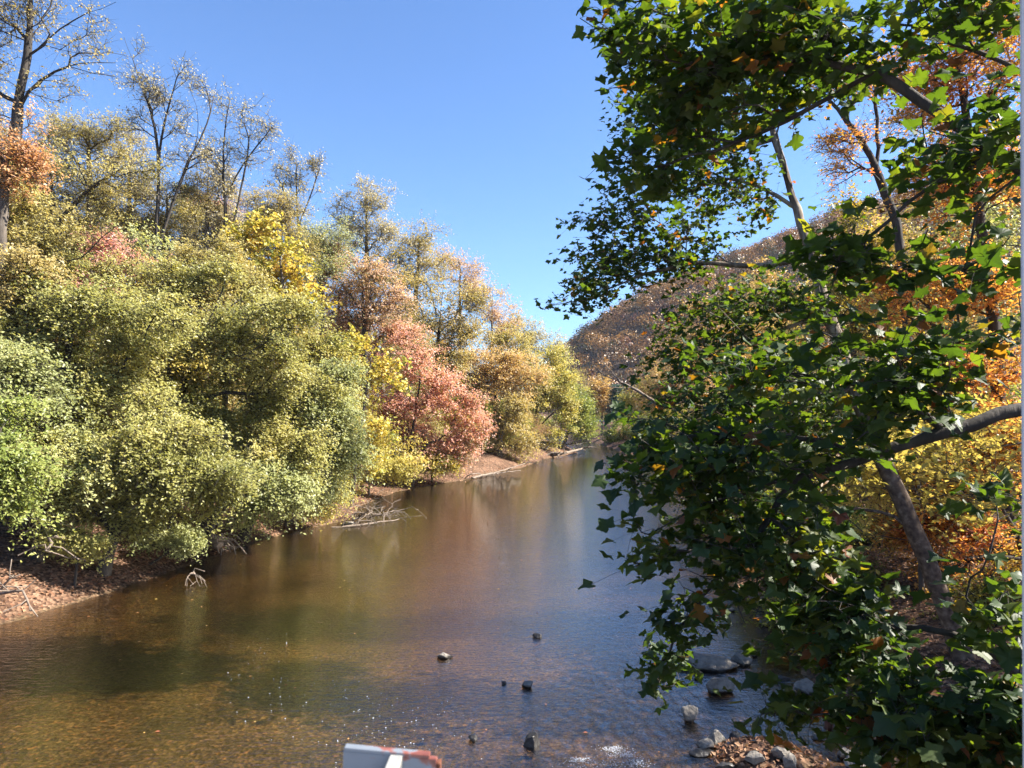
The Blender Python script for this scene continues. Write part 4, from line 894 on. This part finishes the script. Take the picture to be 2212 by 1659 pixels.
twiggy('dead_branch', 'bare twig poking up out of the water near the leaf bank', 'branch', [[G(418,1235,.25), G(424,1250,.2), G(430,1268,.02)], [G(424,1250,.2), G(412,1266,.02)], [G(426,1255,.2), G(440,1266,.05)]], .03, .01, 'driftwood', extra=8, spreadv=.25)
twiggy('dead_branch', 'long crooked dead branch lying on the leaf bank', 'branch', [[at(100,1190,22.5), at(150,1205,23), at(200,1212,24), at(240,1200,25), at(262,1180,26)]], .06, .02, 'driftwood', extra=8, spreadv=.4)
twiggy('tree_stump', 'hollow stump with tangled roots washed bare at the waterline', 'stump', [[G(470,1175,.5), G(468,1168,1.0), G(470,1160,1.5)], [G(470,1175,.5), G(500,1180,.2), G(530,1184,.02)], [G(470,1175,.5), G(450,1190,.1), G(436,1196,.05)], [G(470,1175,.5), G(490,1190,.05)], [G(470,1172,.8), G(440,1165,.9), G(415,1160,1.0)]], .3, .03, 'driftwood', extra=26, spreadv=.5)
twiggy('dead_branch', 'grey root tangle on the leaf bank at the edge of view', 'branch', [[G(-20,1290,.4), at(10,1265,20.5), at(30,1240,21)], [G(-20,1290,.4), at(15,1280,20.3), at(50,1275,20.5)]], .08, .015, 'driftwood', extra=50, spreadv=.5)
twiggy('dead_branch', 'bare grey dead limb reaching out in front of the wooded hill', 'branch', [[at(1430,880,60), at(1380,845,60), at(1340,825,60), at(1300,808,60), at(1285,790,60)], [at(1340,825,60), at(1310,790,60), at(1295,775,60)], [at(1380,845,60), at(1350,800,60)]], .14, .02, 'driftwood', extra=30, spreadv=.9)
tag(o, None)
# two rusty iron posts by the shaded shore
for u, h_, lb in ((1790, .5, 'rusty iron post at the shore nearer the river'), (1818, .55, 'rusty iron post at the shore nearer the bank')):
    p = gp(u, 1556, .15); z0 = hz(p[0], p[1]); root = thing('iron_post', (p[0], p[1], z0 - .1), lb, 'post', 'rusty iron posts')
    import bmesh
    for nm, dx, dy, sx, sy in (('web', 0, 0, .012, .1), ('flange', -.05, 0, .012, .13), ('flange', .05, 0, .012, .13)):
        bm = bmesh.new(); bmesh.ops.create_cube(bm, size=1)
        for v_ in bm.verts: v_.co = (v_.co.x * (sx if nm == 'flange' else .088) + dx, v_.co.y * (sy if nm == 'flange' else .012), (v_.co.z + .5) * (h_ + .35))
        me = bpy.data.meshes.new(nm); bm.to_mesh(me); bm.free(); me.materials.append(M['rust']); link(nm, me, root)

# ------------------------------------------------------------------ fallen leaves, bubbles, foam
def scatter(n, xr, yr, cond, zoff, size, mat, name, label, cat, upb=1.3, tsh=0.):
    x = rng.uniform(*xr, n); y = rng.uniform(*yr, n); sd, side = river_sd(x, y); k = cond(x, y, sd, side)
    x, y = x[k], y[k]; z = (height(x, y) if zoff is not None else np.zeros(len(x))) + (zoff if zoff is not None else .008)
    pos = np.stack([x, y, z + rng.random(len(x)) * (.04 if zoff is not None else .002)], 1)
    o = link(name, leaf_quads(name, pos, size, upb, rng.random(len(x)), M[mat], .65)); tag(o, label, cat, kind='stuff'); return o
scatter(60000, (-26, 2), (14, 75), lambda x, y, s, d: (s > .05) & (s < 7) & (d < 0) & (rng.random(len(x)) < np.clip(1.3 - y / 70, .2, 1)), .02, .12, 'litter', 'leaf_litter', 'brown fallen leaves covering the sunlit bank', 'fallen leaves', .9)
scatter(30000, (3, 20), (8, 40), lambda x, y, s, d: (s > .03) & (s < 9) & (d > 0), .02, .11, 'litter', 'leaf_litter', 'brown fallen leaves covering the shaded bank', 'fallen leaves', .9)
scatter(4200, (-18, 9), (9, 32), lambda x, y, s, d: (s < -.3) & (noise3(np.stack([x, y, 0 * x], 1), 4, 77) > -.1), .012, .07, 'litter', 'sunken_leaves', 'sunken leaves lying on the river bed', 'fallen leaves', 3)
scatter(900, (LBAR[0] - 1.2, LBAR[0] + 1.2), (LBAR[1] - .9, LBAR[1] + .9), lambda x, y, s, d: (height(x, y) > -.03), .03, .1, 'litter', 'leaf_litter', 'orange leaves heaped on the small stony bar', 'fallen leaves', .8)
scatter(420, (-18, 12), (9, 60), lambda x, y, s, d: (s < -.2), None, .075, 'float', 'floating_leaves', 'small yellow and orange leaves floating on the river', 'fallen leaves', 40)
m, nt, out_ = new_mat('white_foam'); p_ = nt.nodes.new('ShaderNodeBsdfPrincipled'); p_.inputs['Base Color'].default_value = (.55, .57, .6, 1); p_.inputs['Roughness'].default_value = .5; nt.links.new(p_.outputs[0], out_.inputs[0]); M['foam'] = m
def foam(name, label, n, centres, size):
    pos = []
    for (u, v, ru, rv, wgt) in centres:
        k = int(n * wgt); uu = u + rng.normal(size=k) * ru; vv = v + rng.normal(size=k) * rv
        pos += [gp(a, b, .012) for a, b in zip(uu, vv)]
    pos = np.array(pos); n_ = len(pos)
    import bmesh
    bm = bmesh.new(); bmesh.ops.create_icosphere(bm, subdivisions=1, radius=1); bv = np.array([q.co[:] for q in bm.verts]); bf = np.array([[q.index for q in f.verts] for f in bm.faces]); bm.free()
    s = size * (.3 + rng.random(n_) ** 2 * 1.2)
    v_ = pos[:, None] + bv[None] * s[:, None, None] * np.array([1, .8, .55])
    f = (np.arange(n_)[:, None, None] * len(bv) + bf[None]).reshape(-1, 3)
    o = link(name, quads_mesh(name, v_.reshape(-1, 3), f, smooth=True, mat=M['foam'])); tag(o, label, 'foam', kind='stuff')
foam('foam', 'white foam where the riffle breaks beside the black wet rock', 1300, [(1325,1617,14,3,.2),(1345,1630,16,4,.25),(1375,1648,14,5,.15),(1250,1641,13,3,.2),(1300,1650,40,8,.2)], .008)
foam('bubbles', 'scattered white bubbles drifting on the brown water', 260, [(900,1560,90,45,.45),(700,1500,120,40,.25),(560,1420,60,40,.15),(700,1600,90,30,.15)], .011)

# ------------------------------------------------------------------ far guardrail
def box(bm_list, x0, x1, y0, y1, z0, z1):
    v = [(x, y, z) for z in (z0, z1) for y in (y0, y1) for x in (x0, x1)]; k = len(bm_list[0])
    bm_list[0].extend(v); bm_list[1].extend([tuple(k + i for i in f) for f in ((0,2,3,1),(4,5,7,6),(0,1,5,4),(2,6,7,3),(0,4,6,2),(1,3,7,5))])
def boxes(name, bl, mat, parent=None, bevel=0):
    me = bpy.data.meshes.new(name); me.from_pydata(bl[0], [], bl[1]); me.update(); me.materials.append(mat); o = link(name, me, parent)
    if bevel:
        b = o.modifiers.new('bevel', 'BEVEL'); b.width = bevel; b.segments = 2
    return o
M['galv'] = noise_mat('galvanised_steel', [(.3,(.3,.32,.34)), (.7,(.48,.5,.52))], 3, rough=.5, bump=.05)
gpos = at(1305, 912, 160); gz0 = hz(gpos[0], gpos[1])
gr = thing('guardrail', (gpos[0], gpos[1], gz0), 'pale road guardrail above the far shore where the river disappears', 'guardrail'); zt = gpos[2] - gz0
bl = ([], []); box(bl, -7, 7, -.05, .05, zt + .05, zt + .5); box(bl, -7, 7, .05, .12, zt + .15, zt + .4); boxes('rail', bl, M['galv'], gr)
for k in range(7):
    bl = ([], []); box(bl, -6.6 + k * 2.2, -6.45 + k * 2.2, .12, .27, -.2, zt + .5); boxes('post', bl, M['galv'], gr)

# ------------------------------------------------------------------ the bridge the photographer stands on
ZTOP = float(at(741, 1613, 1.2)[2] - 4.3)
def paint_mat():
    m, nt, out = new_mat('weathered_white_paint_shaded'); L = nt.links; N = nt.nodes
    tc = N.new('ShaderNodeTexCoord'); n = N.new('ShaderNodeTexNoise'); n.inputs['Scale'].default_value = 22; n.inputs['Detail'].default_value = 5
    L.new(tc.outputs['Object'], n.inputs['Vector'])
    sz = N.new('ShaderNodeSeparateXYZ'); L.new(tc.outputs['Object'], sz.inputs[0]); mz = N.new('ShaderNodeMapRange'); L.new(sz.outputs[2], mz.inputs[0])
    mz.inputs[1].default_value = ZTOP - .04; mz.inputs[2].default_value = ZTOP; mz.inputs[3].default_value = -.06; mz.inputs[4].default_value = .1
    sm = N.new('ShaderNodeMath'); L.new(n.outputs[0], sm.inputs[0]); L.new(mz.outputs[0], sm.inputs[1])
    r = ramp(nt, [(.0,(.11,.13,.155)), (.56,(.15,.17,.195)), (.6,(.2,.07,.05)), (.7,(.12,.035,.025))]); L.new(sm.outputs[0], r.inputs[0])  # white paint with the plate's blue-grey shade put into its colour, then rust
    p = N.new('ShaderNodeBsdfPrincipled'); p.inputs['Roughness'].default_value = .45; L.new(r.outputs[0], p.inputs['Base Color']); L.new(p.outputs[0], out.inputs[0]); return m
M['paint'] = paint_mat()
M['gussetpaint'] = noise_mat('weathered_white_paint_sunlit', [(.35,(.3,.29,.25)), (.58,(.42,.41,.37)), (.72,(.2,.075,.05))], 16, rough=.5, bump=.05)  # same white paint made lighter: sunlight on the rib put into its colour
M['greypaint'] = noise_mat('grey_bridge_paint', [(.3,(.3,.31,.33)), (.7,(.42,.43,.45))], 4, rough=.6, bump=.05)
br = thing('footbridge', (0, 0, 4.3), 'white painted steel bridge member flaking to rust beside the grey upright', 'bridge')
a0 = at(741, 1613, 1.2) - np.array([0, 0, 4.3]); a1 = at(944, 1632, 1.2) - np.array([0, 0, 4.3])
post = ([], []); w0 = a1[0] - a0[0]
def slab(c, x0, x1, y0, y1, z0l, z1l, slope):
    """a box whose top and bottom follow the slope of the member"""
    v = [];
    for z in (z0l, z1l):
        for y in (y0, y1):
            for x in (x0, x1): v.append((x, y, z + slope * (x - c)))
    k = 0; return (v, [(0,2,3,1),(4,5,7,6),(0,1,5,4),(2,6,7,3),(0,4,6,2),(1,3,7,5)])
sl = (a1[2] - a0[2]) / w0; zc = a0[2]; xl, xr_ = a0[0], a1[0]
pm = boxes('railing_post', slab(xl, xl, xr_, 1.2, 1.212, zc - 1.0, zc - .006, sl), M['paint'], br, .002)
boxes('cap', slab(xl, xl + .002, xr_ - .012, 1.198, 1.2135, zc - .006, zc, sl), M['paint'], pm, .0015)
gz = zc + sl * .08 - .004
gv = [(xl + .078, 1.1975, gz), (xl + .098, 1.1975, gz - .001), (xl + .068, 1.15, gz - .075), (xl + .046, 1.15, gz - .074),
      (xl + .078, 1.1995, gz - .03), (xl + .098, 1.1995, gz - .03), (xl + .068, 1.1995, gz - .12), (xl + .046, 1.1995, gz - .12)]
boxes('gusset', (gv, [(0,3,2,1),(4,5,6,7),(0,1,5,4),(1,2,6,5),(2,3,7,6),(3,0,4,7)]), M['gussetpaint'], pm, .001)
boxes('flange', slab(xl, xr_ + .0005, xr_ + .006, 1.198, 1.216, zc - 1.0, zc - .012, sl), M['rust'], pm, .001)
# upright at the edge of view
ut = at(2203.5, 0, 1.6); ub = at(2209.5, 1659, 1.6); dx = (ut[0] - ub[0]) / (ut[2] - ub[2])
def lean(x0, x1, y0, y1):
    v = []
    for z in (-.2, 6.0):
        for y in (y0, y1):
            for x in (x0, x1): v.append((x + dx * (z + 4.3 - ub[2]), y, z))
    return (v, [(0,2,3,1),(4,5,7,6),(0,1,5,4),(2,6,7,3),(0,4,6,2),(1,3,7,5)])
boxes('upright', lean(ub[0] + .004, ub[0] + .2, 1.6, 1.606), M['greypaint'], br)
boxes('web', lean(ub[0] + .24, ub[0] + .25, 1.6065, 1.75), M['greypaint'], br)
bl = ([], []); box(bl, -26, 26, -3, 1.75, -.35, -.02); boxes('deck', bl, M['galv'], br)

# ------------------------------------------------------------------ air
hm, nt, out_h = new_mat('thin_autumn_haze'); pv = nt.nodes.new('ShaderNodeVolumePrincipled'); pv.inputs['Density'].default_value = 0.0001
pv.inputs['Color'].default_value = (.72, .82, 1, 1); nt.links.new(pv.outputs[0], out_h.inputs['Volume'])
bl = ([], []); box(bl, -320, 520, -130, 620, -3, 150); hz_o = boxes('haze', bl, hm); tag(hz_o, 'thin blue autumn haze lying in the valley', 'haze', kind='stuff')
